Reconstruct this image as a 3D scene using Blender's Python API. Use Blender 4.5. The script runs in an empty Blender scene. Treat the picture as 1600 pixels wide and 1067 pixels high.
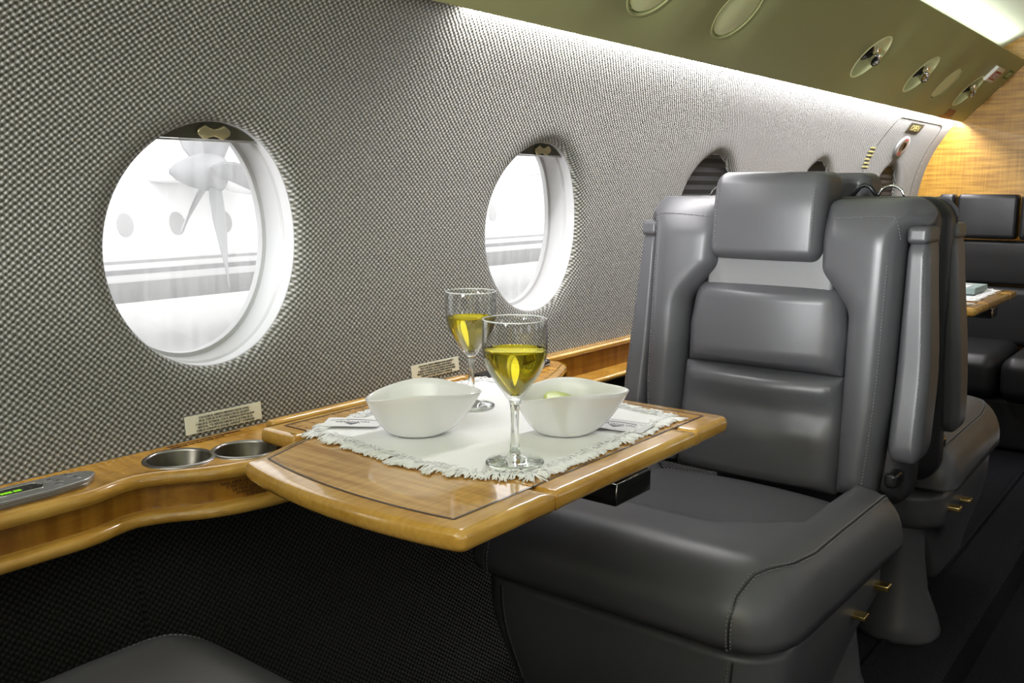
import bpy, bmesh, math, random
from math import pi, sin, cos, sqrt, atan2, radians, hypot
from mathutils import Vector, Matrix, geometry, noise
from mathutils.bvhtree import BVHTree

# ------------------------------------------------------------------ camera, world, lights, exposure
scene = bpy.context.scene
COL = scene.collection
F_PX, CAM_Z = 1450.0, 0.9944
_vp = Vector((1153.0, 238.5, -F_PX)).normalized()
_p = atan2(238.5, F_PX)
_up = Vector((0, cos(_p), sin(_p)))
_lf = _up.cross(_vp)
cam = bpy.data.cameras.new('camera')
cam.sensor_width = 36.0
cam.lens = F_PX / 1600.0 * 36.0
cam.clip_start = 0.02
cam_o = bpy.data.objects.new('camera', cam)
COL.objects.link(cam_o)
cam_o.matrix_world = Matrix((_vp, _lf, _up)).to_4x4()
cam_o.location = (0, 0, CAM_Z)
scene.camera = cam_o

world = bpy.data.worlds.new('sky')
scene.world = world
world.use_nodes = True
world.node_tree.nodes['Background'].inputs[0].default_value = (1.0, 1.0, 1.0, 1)
world.node_tree.nodes['Background'].inputs[1].default_value = 2.2

vs = scene.view_settings
vs.view_transform = 'Standard'
vs.look = 'None'
vs.exposure = 0.0
vs.gamma = 1.0
vs.use_curve_mapping = False
scene.cycles.max_bounces = 14
scene.cycles.transmission_bounces = 14
scene.cycles.transparent_max_bounces = 12
scene.cycles.diffuse_bounces = 5
scene.cycles.glossy_bounces = 6
scene.cycles.sample_clamp_indirect = 6.0


def area(name, loc, direction, sx, sy, power, color=(1, 1, 1), along=(1, 0, 0)):
    l = bpy.data.lights.new(name, 'AREA')
    l.shape = 'RECTANGLE'
    l.size, l.size_y = sx, sy
    l.energy = power
    l.color = color
    o = bpy.data.objects.new(name, l)
    COL.objects.link(o)
    z = -Vector(direction).normalized()
    x = Vector(along)
    x = (x - z * x.dot(z)).normalized()
    y = z.cross(x)
    m = Matrix((x, y, z)).transposed().to_4x4()
    m.translation = Vector(loc)
    o.matrix_world = m
    return o


sun = bpy.data.lights.new('sun', 'SUN')
sun.energy = 1.2
sun.angle = 0.3
sun_o = bpy.data.objects.new('sun', sun)
COL.objects.link(sun_o)
sun_o.rotation_euler = Vector((0.15, 0.75, -0.65)).to_track_quat('-Z', 'Y').to_euler()

YC = 0.28                                     # cabin centre line
# light strips of the cabin: over the left wall, behind the top of the panel, mirrored on the right
area('wall_wash_strip', (2.85, 1.0335, 1.2885), (0, 0.25, -1), 3.3, 0.009, 24, (1.0, 0.97, 0.99))
area('ceiling_strip', (1.6, 0.83, 1.56), (0, -0.15, 1), 5.6, 0.03, 7, (0.95, 1.0, 0.86))
area('wall_wash_strip_right', (1.4, 2 * YC - 1.0335, 1.2885), (0, -0.25, -1), 5.6, 0.009, 6, (1.0, 0.97, 0.99))
area('ceiling_strip_right', (1.6, 2 * YC - 0.83, 1.56), (0, 0.15, 1), 5.6, 0.03, 1.5, (0.95, 1.0, 0.86))
# daylight at the windows the photograph does not show
for _x, _w in ((-0.79, 40),):
    area('daylight_left', (_x, 1.30, 0.95), (0.35, -1, -0.10), 0.30, 0.32, _w, (0.97, 0.99, 1.0))
for _x in (-0.79, 0.01, 0.81):
    area('daylight_right', (_x, 2 * YC - 1.30, 0.95), (0.2, 1, -0.12), 0.30, 0.32, 0.7, (0.97, 0.99, 1.0))

# added fill light inside the closed forward wall, brightening the seat fronts
area('forward_fill', (-1.57, 0.62, 1.34), (1, 0.05, -0.12), 0.55, 0.34, 125, (0.95, 0.975, 1.0), along=(0, 1, 0))
# ------------------------------------------------------------------ helpers
PM = {}


def pmat(o):
    return PM.get(o.name, Matrix.Identity(4))


def thing(name, label, cat, loc=(0, 0, 0), group=None, kind=None, rotz=0.0):
    o = bpy.data.objects.new(name, None)
    o.empty_display_size = 0.05
    COL.objects.link(o)
    o.location = loc
    o.rotation_euler = (0, 0, rotz)
    PM[o.name] = Matrix.Translation(Vector(loc)) @ Matrix.Rotation(rotz, 4, 'Z')
    tag(o, label, cat, group, kind)
    return o


def tag(o, label=None, cat=None, group=None, kind=None):
    if label: o['label'] = label
    if cat: o['category'] = cat
    if group: o['group'] = group
    if kind: o['kind'] = kind
    return o


def obj(name, verts, faces, mat=None, parent=None, smooth=True, uvs=None, local=False, kind=None, label=None, angle=None, origin=None):
    me = bpy.data.meshes.new(name)
    vs_ = [Vector(v) for v in verts]
    M = pmat(parent) if parent else Matrix.Identity(4)
    if parent and not local:
        inv = M.inverted()
        vs_ = [inv @ v for v in vs_]
    off = None
    if origin is not None:
        off = Vector(origin)
        if parent and not local:
            off = M.inverted() @ off
        vs_ = [v - off for v in vs_]
    me.from_pydata([tuple(v) for v in vs_], [], faces)
    if uvs is not None:
        ul = me.uv_layers.new(name='UVMap')
        for lp in me.loops:
            ul.data[lp.index].uv = uvs[lp.vertex_index]
    bm = bmesh.new()
    bm.from_mesh(me)
    bmesh.ops.recalc_face_normals(bm, faces=bm.faces)
    bm.to_mesh(me)
    bm.free()
    if smooth:
        for p in me.polygons: p.use_smooth = True
        if angle:
            me.set_sharp_from_angle(angle=radians(angle))
    me.update()
    if mat: me.materials.append(mat)
    o = bpy.data.objects.new(name, me)
    COL.objects.link(o)
    PM[o.name] = Matrix.Identity(4)
    if off is not None:
        o.location = off
    if parent:
        o.parent = parent
        PM[o.name] = M if off is None else M @ Matrix.Translation(off)
    elif off is not None:
        PM[o.name] = Matrix.Translation(off)
    if kind: o['kind'] = kind
    if label: o['label'] = label
    return o


class MB:
    """collects shapes for ONE mesh"""
    def __init__(self):
        self.v, self.f = [], []

    def add(self, v, f):
        n = len(self.v)
        self.v += [Vector(p) for p in v]
        self.f += [[i + n for i in q] for q in f]
        return self

    def build(self, name, mat, parent=None, **k):
        return obj(name, self.v, self.f, mat, parent, **k)


def rbox(c, h, r, n=5, fn=None):
    """rounded box, centre c, half size h, corner radius r (scalar or 3)"""
    if not hasattr(r, '__len__'): r = (r, r, r)
    r = [min(r[i], h[i] * 0.999) for i in range(3)]

    def axis(i, m):
        inner = h[i] - r[i]
        a = [-1 + k / n for k in range(n)]
        lo = [-inner + r[i] * (-cos(pi / 4 * 0) if False else t) for t in a]
        mid = [-inner + 2 * inner * k / m for k in range(m + 1)]
        hi = [inner + r[i] * (k / n) for k in range(1, n + 1)]
        return lo + mid + hi
    m = 8 if fn else 3
    ax = [axis(i, m) for i in range(3)]
    vid, V, Fc = {}, [], []

    def vert(p):
        key = tuple(round(x, 6) for x in p)
        if key in vid: return vid[key]
        q = Vector(p)
        cc = Vector([max(-(h[i] - r[i]), min(h[i] - r[i], q[i])) for i in range(3)])
        d = Vector([(q[i] - cc[i]) / r[i] for i in range(3)])
        if d.length > 1e-9:
            mx = max(abs(x) for x in d)
            # even spread on the corner
            d = Vector([math.tan(x * pi / 4) for x in d])
            d = d.normalized() if mx > 0 else d
            q = cc + Vector([d[i] * r[i] for i in range(3)])
        q = q + Vector(c)
        if fn: q = Vector(fn(q))
        vid[key] = len(V)
        V.append(q)
        return vid[key]
    for i in range(3):
        j, k = (i + 1) % 3, (i + 2) % 3
        for s in (-1, 1):
            A, B = ax[j], ax[k]
            for a in range(len(A) - 1):
                for b in range(len(B) - 1):
                    q = []
                    for (aa, bb) in ((a, b), (a + 1, b), (a + 1, b + 1), (a, b + 1)):
                        p = [0, 0, 0]
                        p[i] = s * h[i]
                        p[j], p[k] = A[aa], B[bb]
                        q.append(vert(p))
                    if len(set(q)) > 2:
                        if s < 0: q = q[::-1]
                        Fc.append(list(dict.fromkeys(q)))
    return V, Fc


def box(c, h):
    V = [Vector((c[0] + sx * h[0], c[1] + sy * h[1], c[2] + sz * h[2])) for sx in (-1, 1) for sy in (-1, 1) for sz in (-1, 1)]
    return V, [(0, 1, 3, 2), (4, 6, 7, 5), (0, 4, 5, 1), (2, 3, 7, 6), (0, 2, 6, 4), (1, 5, 7, 3)]


def tube(pts, r, n=8, closed=False, caps=True):
    pts = [Vector(p) for p in pts]
    N = len(pts)
    V, Fc = [], []
    prev = None
    for i, p in enumerate(pts):
        if closed:
            t = (pts[(i + 1) % N] - pts[i - 1]).normalized()
        else:
            t = (pts[min(i + 1, N - 1)] - pts[max(i - 1, 0)]).normalized()
        if prev is None:
            a = Vector((0, 0, 1)) if abs(t.z) < 0.9 else Vector((1, 0, 0))
            u = t.cross(a).normalized()
        else:
            u = (prev - t * prev.dot(t)).normalized()
        prev = u
        w = t.cross(u)
        rr = r[i] if hasattr(r, '__len__') else r
        for k in range(n):
            a = 2 * pi * k / n
            V.append(p + (u * cos(a) + w * sin(a)) * rr)
    M = N if closed else N - 1
    for i in range(M):
        for k in range(n):
            a, b = i * n + k, i * n + (k + 1) % n
            c, d = ((i + 1) % N) * n + (k + 1) % n, ((i + 1) % N) * n + k
            Fc.append((a, b, c, d))
    if not closed and caps:
        Fc.append(list(range(n))[::-1])
        Fc.append([(N - 1) * n + k for k in range(n)])
    return V, Fc


def lathe(prof, c=(0, 0, 0), n=48, ax=None, closed=False):
    """prof: (radius, height); axis z or the frame ax=(u,v,w)"""
    c = Vector(c)
    u, v, w = ax if ax else (Vector((1, 0, 0)), Vector((0, 1, 0)), Vector((0, 0, 1)))
    V, Fc, rows = [], [], []
    for (r, z) in prof:
        if r < 1e-6:
            rows.append([len(V)])
            V.append(c + w * z)
        else:
            rows.append(list(range(len(V), len(V) + n)))
            for k in range(n):
                a = 2 * pi * k / n
                V.append(c + u * (r * cos(a)) + v * (r * sin(a)) + w * z)
    rng = list(range(len(rows) - 1))
    pairs = [(rows[i], rows[i + 1]) for i in rng]
    if closed: pairs.append((rows[-1], rows[0]))
    for A, B in pairs:
        for k in range(n):
            k2 = (k + 1) % n
            if len(A) == 1 and len(B) == 1: continue
            if len(A) == 1: Fc.append((A[0], B[k2], B[k]))
            elif len(B) == 1: Fc.append((A[k], A[k2], B[0]))
            else: Fc.append((A[k], A[k2], B[k2], B[k]))
    return V, Fc


def smooth_poly(pts, rad, n=6):
    """round the corners of a closed polygon; rad scalar or list"""
    out = []
    N = len(pts)
    for i in range(N):
        p = Vector(pts[i]).to_2d()
        a = Vector(pts[i - 1]).to_2d() - p
        b = Vector(pts[(i + 1) % N]).to_2d() - p
        r = rad[i] if hasattr(rad, '__len__') else rad
        if r <= 1e-6:
            out.append(p)
            continue
        ang = a.angle(b)
        t = min(r / max(math.tan(ang / 2), 1e-3), a.length * 0.48, b.length * 0.48)
        A, B = p + a.normalized() * t, p + b.normalized() * t
        for k in range(n + 1):
            s = k / n
            out.append(A * (1 - s) ** 2 + p * 2 * s * (1 - s) + B * s * s)
    return out


def resample(pts, step):
    out = []
    N = len(pts)
    for i in range(N):
        a, b = pts[i], pts[(i + 1) % N]
        m = max(1, int(math.ceil((b - a).length / step)))
        for k in range(m):
            out.append(a.lerp(b, k / m))
    res = []
    for p in out:
        if not res or (p - res[-1]).length > 1e-5: res.append(p)
    return res


def poly_dist(p, pts):
    best = 1e9
    N = len(pts)
    for i in range(N):
        a, b = pts[i], pts[(i + 1) % N]
        d = b - a
        L = d.length_squared
        t = 0 if L == 0 else max(0, min(1, (p - a).dot(d) / L))
        q = (a + d * t - p).length
        if q < best: best = q
    return best


def inside(p, pts):
    c = False
    N = len(pts)
    j = N - 1
    for i in range(N):
        a, b = pts[i], pts[j]
        if (a.y > p.y) != (b.y > p.y) and p.x < (b.x - a.x) * (p.y - a.y) / (b.y - a.y) + a.x:
            c = not c
        j = i
    return c


def puff(outline, thick, r, mapf, hfn=None, step=0.02, rad=0.0, rings=6, rh=None, back=True):
    """cushion over an outline: rounded edge (width r, height rh), walls of depth thick, mapf(a,b,h)->3D"""
    rh = r if rh is None else rh
    pts = smooth_poly(outline, rad) if rad else [Vector(p).to_2d() for p in outline]
    pts = resample(pts, step)
    area2 = sum(pts[i].x * pts[(i + 1) % len(pts)].y - pts[(i + 1) % len(pts)].x * pts[i].y for i in range(len(pts)))
    if area2 < 0: pts = pts[::-1]
    N = len(pts)
    P = list(pts)
    nrm = []
    for i in range(N):
        t = (pts[(i + 1) % N] - pts[i - 1])
        nrm.append(Vector((-t.y, t.x)).normalized())
    for k in range(1, rings + 1):
        d = r * (1 - cos(pi / 2 * k / rings))
        for i in range(N):
            q = pts[i] + nrm[i] * d
            if inside(q, pts) and poly_dist(q, pts) > d * 0.97:
                P.append(q)
    x0, x1 = min(p.x for p in pts), max(p.x for p in pts)
    y0, y1 = min(p.y for p in pts), max(p.y for p in pts)
    nx, ny = int((x1 - x0) / step) + 1, int((y1 - y0) / step) + 1
    for i in range(nx + 1):
        for j in range(ny + 1):
            q = Vector((x0 + (i + .37) * step, y0 + (j + .41) * step))
            if inside(q, pts) and poly_dist(q, pts) > r + step * 0.5:
                P.append(q)
    edges = [(i, (i + 1) % N) for i in range(N)]
    vv, ee, ff, ov, oe, of = geometry.delaunay_2d_cdt(P, edges, [], 1, 1e-6)
    V, H = [], []
    bset = {}
    for i, src in enumerate(ov):
        for s in src:
            if s < N: bset[s] = i
    for q in vv:
        d = min(poly_dist(q, pts), r)
        t = 1 - d / r if r > 0 else 0
        h = rh * (sqrt(max(0, 1 - t * t)) - 1)
        if hfn: h += hfn(q.x, q.y, min(1, d / r if r > 0 else 1))
        V.append(Vector(mapf(q.x, q.y, h)))
        H.append(h)
    Fc = [list(f) for f in ff]
    loop = [bset[i] for i in range(N) if i in bset]
    n0 = len(V)
    M = len(loop)
    for i in loop:
        q = vv[i]
        V.append(Vector(mapf(q.x, q.y, -thick)))
    for k in range(M):
        a, b = loop[k], loop[(k + 1) % M]
        Fc.append([a, n0 + k, n0 + (k + 1) % M, b])
    if back: Fc.append([n0 + k for k in range(M)])
    return V, Fc


def prism(outline, mapf, h0, h1, bev=0.0):
    """flat plate over an outline between h0 and h1 with a small bevel"""
    pts = [Vector(p).to_2d() for p in outline]
    area2 = sum(pts[i].x * pts[(i + 1) % len(pts)].y - pts[(i + 1) % len(pts)].x * pts[i].y for i in range(len(pts)))
    if area2 < 0: pts = pts[::-1]
    N = len(pts)
    nrm = []
    for i in range(N):
        t = (pts[(i + 1) % N] - pts[i - 1])
        nrm.append(Vector((-t.y, t.x)).normalized())
    levels = [(0, h0), (0, h1)] if bev <= 0 else []
    if bev > 0:
        for k in range(5):
            a = pi / 2 * k / 4
            levels.append((bev * (1 - sin(a)), h0 + bev * (1 - cos(a))))
        for k in range(5):
            a = pi / 2 * k / 4
            levels.append((bev * (1 - cos(a)), h1 - bev * (1 - sin(a))))
    V, Fc = [], []
    for (ins, h) in levels:
        for i in range(N):
            q = pts[i] + nrm[i] * ins
            V.append(Vector(mapf(q.x, q.y, h)))
    L = len(levels)
    for l in range(L - 1):
        for i in range(N):
            Fc.append((l * N + i, l * N + (i + 1) % N, (l + 1) * N + (i + 1) % N, (l + 1) * N + i))
    Fc.append([i for i in range(N)][::-1])
    Fc.append([(L - 1) * N + i for i in range(N)])
    return V, Fc


def text_mesh(name, body, size, origin, xd, yd, mat, parent=None, align='LEFT', depth=0.0003, sx=1.0, **k):
    cu = bpy.data.curves.new('tmp', 'FONT')
    cu.body = body
    cu.size = size
    cu.align_x = align
    cu.extrude = depth
    cu.resolution_u = 2
    cu.space_line = 1.05
    o = bpy.data.objects.new('tmp', cu)
    me = bpy.data.meshes.new_from_object(o)
    xd, yd = Vector(xd).normalized(), Vector(yd).normalized()
    zd = xd.cross(yd)
    V = [Vector(origin) + xd * (v.co.x * sx) + yd * v.co.y + zd * v.co.z for v in me.vertices]
    Fc = [list(p.vertices) for p in me.polygons]
    bpy.data.objects.remove(o)
    bpy.data.curves.remove(cu)
    bpy.data.meshes.remove(me)
    return obj(name, V, Fc, mat, parent, smooth=False, **k)


def sstep(a, b, x):
    t = max(0.0, min(1.0, (x - a) / (b - a)))
    return t * t * (3 - 2 * t)


def interp(tab, x):
    if x <= tab[0][0]: return tab[0][1]
    for i in range(len(tab) - 1):
        (a, p), (b, q) = tab[i], tab[i + 1]
        if x <= b:
            # catmull-rom
            p0 = tab[i - 1][1] if i > 0 else p
            q1 = tab[i + 2][1] if i + 2 < len(tab) else q
            t = (x - a) / (b - a)
            m0 = (q - p0) * (b - a) / (b - (tab[i - 1][0] if i > 0 else a))
            m1 = (q1 - p) * (b - a) / ((tab[i + 2][0] if i + 2 < len(tab) else b) - a)
            return (2 * t**3 - 3 * t * t + 1) * p + (t**3 - 2 * t * t + t) * m0 + (-2 * t**3 + 3 * t * t) * q + (t**3 - t * t) * m1
    return tab[-1][1]


# ------------------------------------------------------------------ materials
def mat(name, base, rough=0.5, metal=0.0, spec=0.5, coat=0.0, coat_rough=0.05, emit=None, estr=1.0, trans=0.0, ior=1.45, sheen=0.0):
    m = bpy.data.materials.new(name)
    m.use_nodes = True
    b = m.node_tree.nodes['Principled BSDF']
    b.inputs['Base Color'].default_value = (*base, 1)
    b.inputs['Roughness'].default_value = rough
    b.inputs['Metallic'].default_value = metal
    b.inputs['Specular IOR Level'].default_value = spec
    b.inputs['Coat Weight'].default_value = coat
    b.inputs['Coat Roughness'].default_value = coat_rough
    b.inputs['Transmission Weight'].default_value = trans
    b.inputs['IOR'].default_value = ior
    b.inputs['Sheen Weight'].default_value = sheen
    if emit:
        b.inputs['Emission Color'].default_value = (*emit, 1)
        b.inputs['Emission Strength'].default_value = estr
    return m


class NT:
    def __init__(self, m):
        self.t = m.node_tree
        self.bsdf = self.t.nodes.get('Principled BSDF')

    def n(self, typ, **k):
        x = self.t.nodes.new(typ)
        for a, b in k.items(): setattr(x, a, b)
        return x

    def l(self, a, b):
        self.t.links.new(a, b)

    def math(self, op, a, b=None):
        x = self.n('ShaderNodeMath', operation=op)
        for i, s in enumerate((a, b)):
            if s is None: continue
            if isinstance(s, (int, float)): x.inputs[i].default_value = s
            else: self.l(s, x.inputs[i])
        return x.outputs[0]

    def ramp(self, fac, stops):
        r = self.n('ShaderNodeValToRGB')
        e = r.color_ramp.elements
        while len(e) < len(stops): e.new(0.5)
        for i, (p, c) in enumerate(stops):
            e[i].position = p
            e[i].color = (*c, 1)
        self.l(fac, r.inputs[0])
        return r.outputs[0]

    def noise(self, vec, scale, detail=2.0, rough=0.5):
        x = self.n('ShaderNodeTexNoise')
        x.inputs['Scale'].default_value = scale
        x.inputs['Detail'].default_value = detail
        x.inputs['Roughness'].default_value = rough
        if vec is not None: self.l(vec, x.inputs['Vector'])
        return x.outputs[0]

    def bump(self, h, strength, dist):
        x = self.n('ShaderNodeBump')
        x.inputs['Strength'].default_value = strength
        x.inputs['Distance'].default_value = dist
        self.l(h, x.inputs['Height'])
        self.l(x.outputs[0], self.bsdf.inputs['Normal'])

    def mapping(self, src, scale):
        mp = self.n('ShaderNodeMapping')
        mp.inputs['Scale'].default_value = scale
        self.l(src, mp.inputs['Vector'])
        return mp.outputs[0]


def fabric_mat(name, stops):
    m = mat(name, (0.2, 0.2, 0.18), 0.85, spec=0.25, sheen=0.2)
    t = NT(m)
    uv = t.n('ShaderNodeUVMap').outputs[0]
    nz = t.n('ShaderNodeTexNoise')
    nz.inputs['Scale'].default_value = 60
    nz.inputs['Detail'].default_value = 3
    t.l(uv, nz.inputs['Vector'])
    sub = t.n('ShaderNodeVectorMath', operation='SUBTRACT')
    t.l(nz.outputs['Color'], sub.inputs[0])
    sub.inputs[1].default_value = (.5, .5, .5)
    sc = t.n('ShaderNodeVectorMath', operation='SCALE')
    t.l(sub.outputs[0], sc.inputs[0])
    sc.inputs[3].default_value = 0.0045
    ad = t.n('ShaderNodeVectorMath', operation='ADD')
    t.l(uv, ad.inputs[0])
    t.l(sc.outputs[0], ad.inputs[1])
    sep = t.n('ShaderNodeSeparateXYZ')
    t.l(ad.outputs[0], sep.inputs[0])
    cu = t.math('COSINE', t.math('MULTIPLY', sep.outputs[0], 2 * pi / 0.0104))
    cv = t.math('COSINE', t.math('MULTIPLY', sep.outputs[1], 2 * pi / 0.0090))
    val = t.math('MULTIPLY_ADD', t.math('MULTIPLY', cu, cv), 0.5)
    val.node.inputs[2].default_value = 0.5
    # strand relief inside each stitch
    sn = t.noise(uv, 420, 2)
    v2 = t.math('ADD', val, t.math('MULTIPLY', t.math('SUBTRACT', sn, 0.5), 0.45))
    col = t.ramp(v2, stops)
    t.l(col, t.bsdf.inputs['Base Color'])
    t.bump(v2, 0.9, 0.0022)
    return m


def wood_mat(name, a, b, rough=0.22, coat=0.8, stripe=55.0, axis=0, grain=7.0):
    m = mat(name, a, rough, coat=coat, coat_rough=0.04)
    t = NT(m)
    co = t.n('ShaderNodeTexCoord').outputs['Object']
    # fiddleback: bands across the board, thin grain along it
    s1 = [6.0, 6.0, 6.0]
    s1[axis] = stripe
    f1 = t.noise(t.mapping(co, s1), 1.0, 2.5)
    s2 = [160.0, 160.0, 160.0]
    s2[axis] = grain
    f2 = t.noise(t.mapping(co, s2), 1.0, 3.0)
    fac = t.math('ADD', t.math('MULTIPLY', f1, 0.68), t.math('MULTIPLY', f2, 0.32))
    col = t.ramp(fac, [(0.38, a), (0.62, b)])
    t.l(col, t.bsdf.inputs['Base Color'])
    return m


def leather_mat(name, base, rough=0.4):
    m = mat(name, base, rough, spec=0.5)
    t = NT(m)
    co = t.n('ShaderNodeTexCoord').outputs['Object']
    n0 = t.noise(co, 170, 1, 0.5)
    n1 = t.noise(co, 14, 2, 0.5)
    h = t.math('ADD', t.math('MULTIPLY', n0, 0.05), t.math('MULTIPLY', n1, 0.55))
    t.bump(h, 0.20, 0.0030)
    r = t.math('ADD', t.math('MULTIPLY', t.noise(co, 7, 1), 0.12), rough - 0.06)
    t.l(r, t.bsdf.inputs['Roughness'])
    return m


def carpet_mat():
    m = mat('carpet_pile', (0.012, 0.012, 0.014), 0.95, spec=0.1)
    t = NT(m)
    co = t.n('ShaderNodeTexCoord').outputs['Object']
    nz = t.noise(co, 320, 2)
    col = t.ramp(nz, [(0.3, (0.006, 0.006, 0.008)), (0.7, (0.022, 0.022, 0.026))])
    t.l(col, t.bsdf.inputs['Base Color'])
    t.bump(nz, 0.8, 0.004)
    return m


def pane_mat():
    m = bpy.data.materials.new('acrylic_pane')
    m.use_nodes = True
    t = NT(m)
    t.t.nodes.remove(t.bsdf)
    out = t.t.nodes['Material Output']
    tr = t.n('ShaderNodeBsdfTransparent')
    tr.inputs[0].default_value = (0.97, 0.97, 0.97, 1)
    gl = t.n('ShaderNodeBsdfGlossy')
    gl.inputs['Roughness'].default_value = 0.03
    df = t.n('ShaderNodeBsdfTranslucent')
    df.inputs[0].default_value = (0.9, 0.9, 0.9, 1)
    co = t.n('ShaderNodeTexCoord').outputs['Object']
    streak = t.noise(t.mapping(co, (70, 70, 2)), 1.0, 2)
    hz = t.math('MULTIPLY', streak, 0.36)
    m1 = t.n('ShaderNodeMixShader')
    t.l(hz, m1.inputs[0])
    t.l(tr.outputs[0], m1.inputs[1])
    t.l(df.outputs[0], m1.inputs[2])
    lw = t.n('ShaderNodeLayerWeight')
    fr = t.math('ADD', t.math('MULTIPLY', t.math('POWER', lw.outputs['Facing'], 5.0), 0.8), 0.03)
    m2 = t.n('ShaderNodeMixShader')
    t.l(fr, m2.inputs[0])
    t.l(m1.outputs[0], m2.inputs[1])
    t.l(gl.outputs[0], m2.inputs[2])
    t.l(m2.outputs[0], out.inputs[0])
    return m


def glass_mat(name, col, ior):
    m = bpy.data.materials.new(name)
    m.use_nodes = True
    t = NT(m)
    t.t.nodes.remove(t.bsdf)
    g = t.n('ShaderNodeBsdfGlass')
    g.inputs['Color'].default_value = (*col, 1)
    g.inputs['Roughness'].default_value = 0.0
    g.inputs['IOR'].default_value = ior
    t.l(g.outputs[0], t.t.nodes['Material Output'].inputs[0])
    return m


def thin_glass_mat():
    m = bpy.data.materials.new('thin_clear_glass')
    m.use_nodes = True
    t = NT(m)
    t.t.nodes.remove(t.bsdf)
    tr = t.n('ShaderNodeBsdfTransparent')
    tr.inputs[0].default_value = (0.985, 0.99, 0.985, 1)
    gl = t.n('ShaderNodeBsdfGlossy')
    gl.inputs['Roughness'].default_value = 0.01
    lw = t.n('ShaderNodeLayerWeight')
    fr = t.math('ADD', t.math('MULTIPLY', t.math('POWER', lw.outputs['Facing'], 3.0), 1.0), 0.05)
    mx = t.n('ShaderNodeMixShader')
    t.l(fr, mx.inputs[0])
    t.l(tr.outputs[0], mx.inputs[1])
    t.l(gl.outputs[0], mx.inputs[2])
    t.l(mx.outputs[0], t.t.nodes['Material Output'].inputs[0])
    return m


def cloth_mat():
    m = mat('white_linen', (0.92, 0.92, 0.93), 0.9, spec=0.2, sheen=0.2)
    t = NT(m)
    co = t.n('ShaderNodeTexCoord').outputs['Object']
    a = t.noise(t.mapping(co, (900, 60, 60)), 1.0, 1)
    b = t.noise(t.mapping(co, (60, 900, 60)), 1.0, 1)
    t.bump(t.math('ADD', a, b), 0.25, 0.001)
    return m


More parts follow.
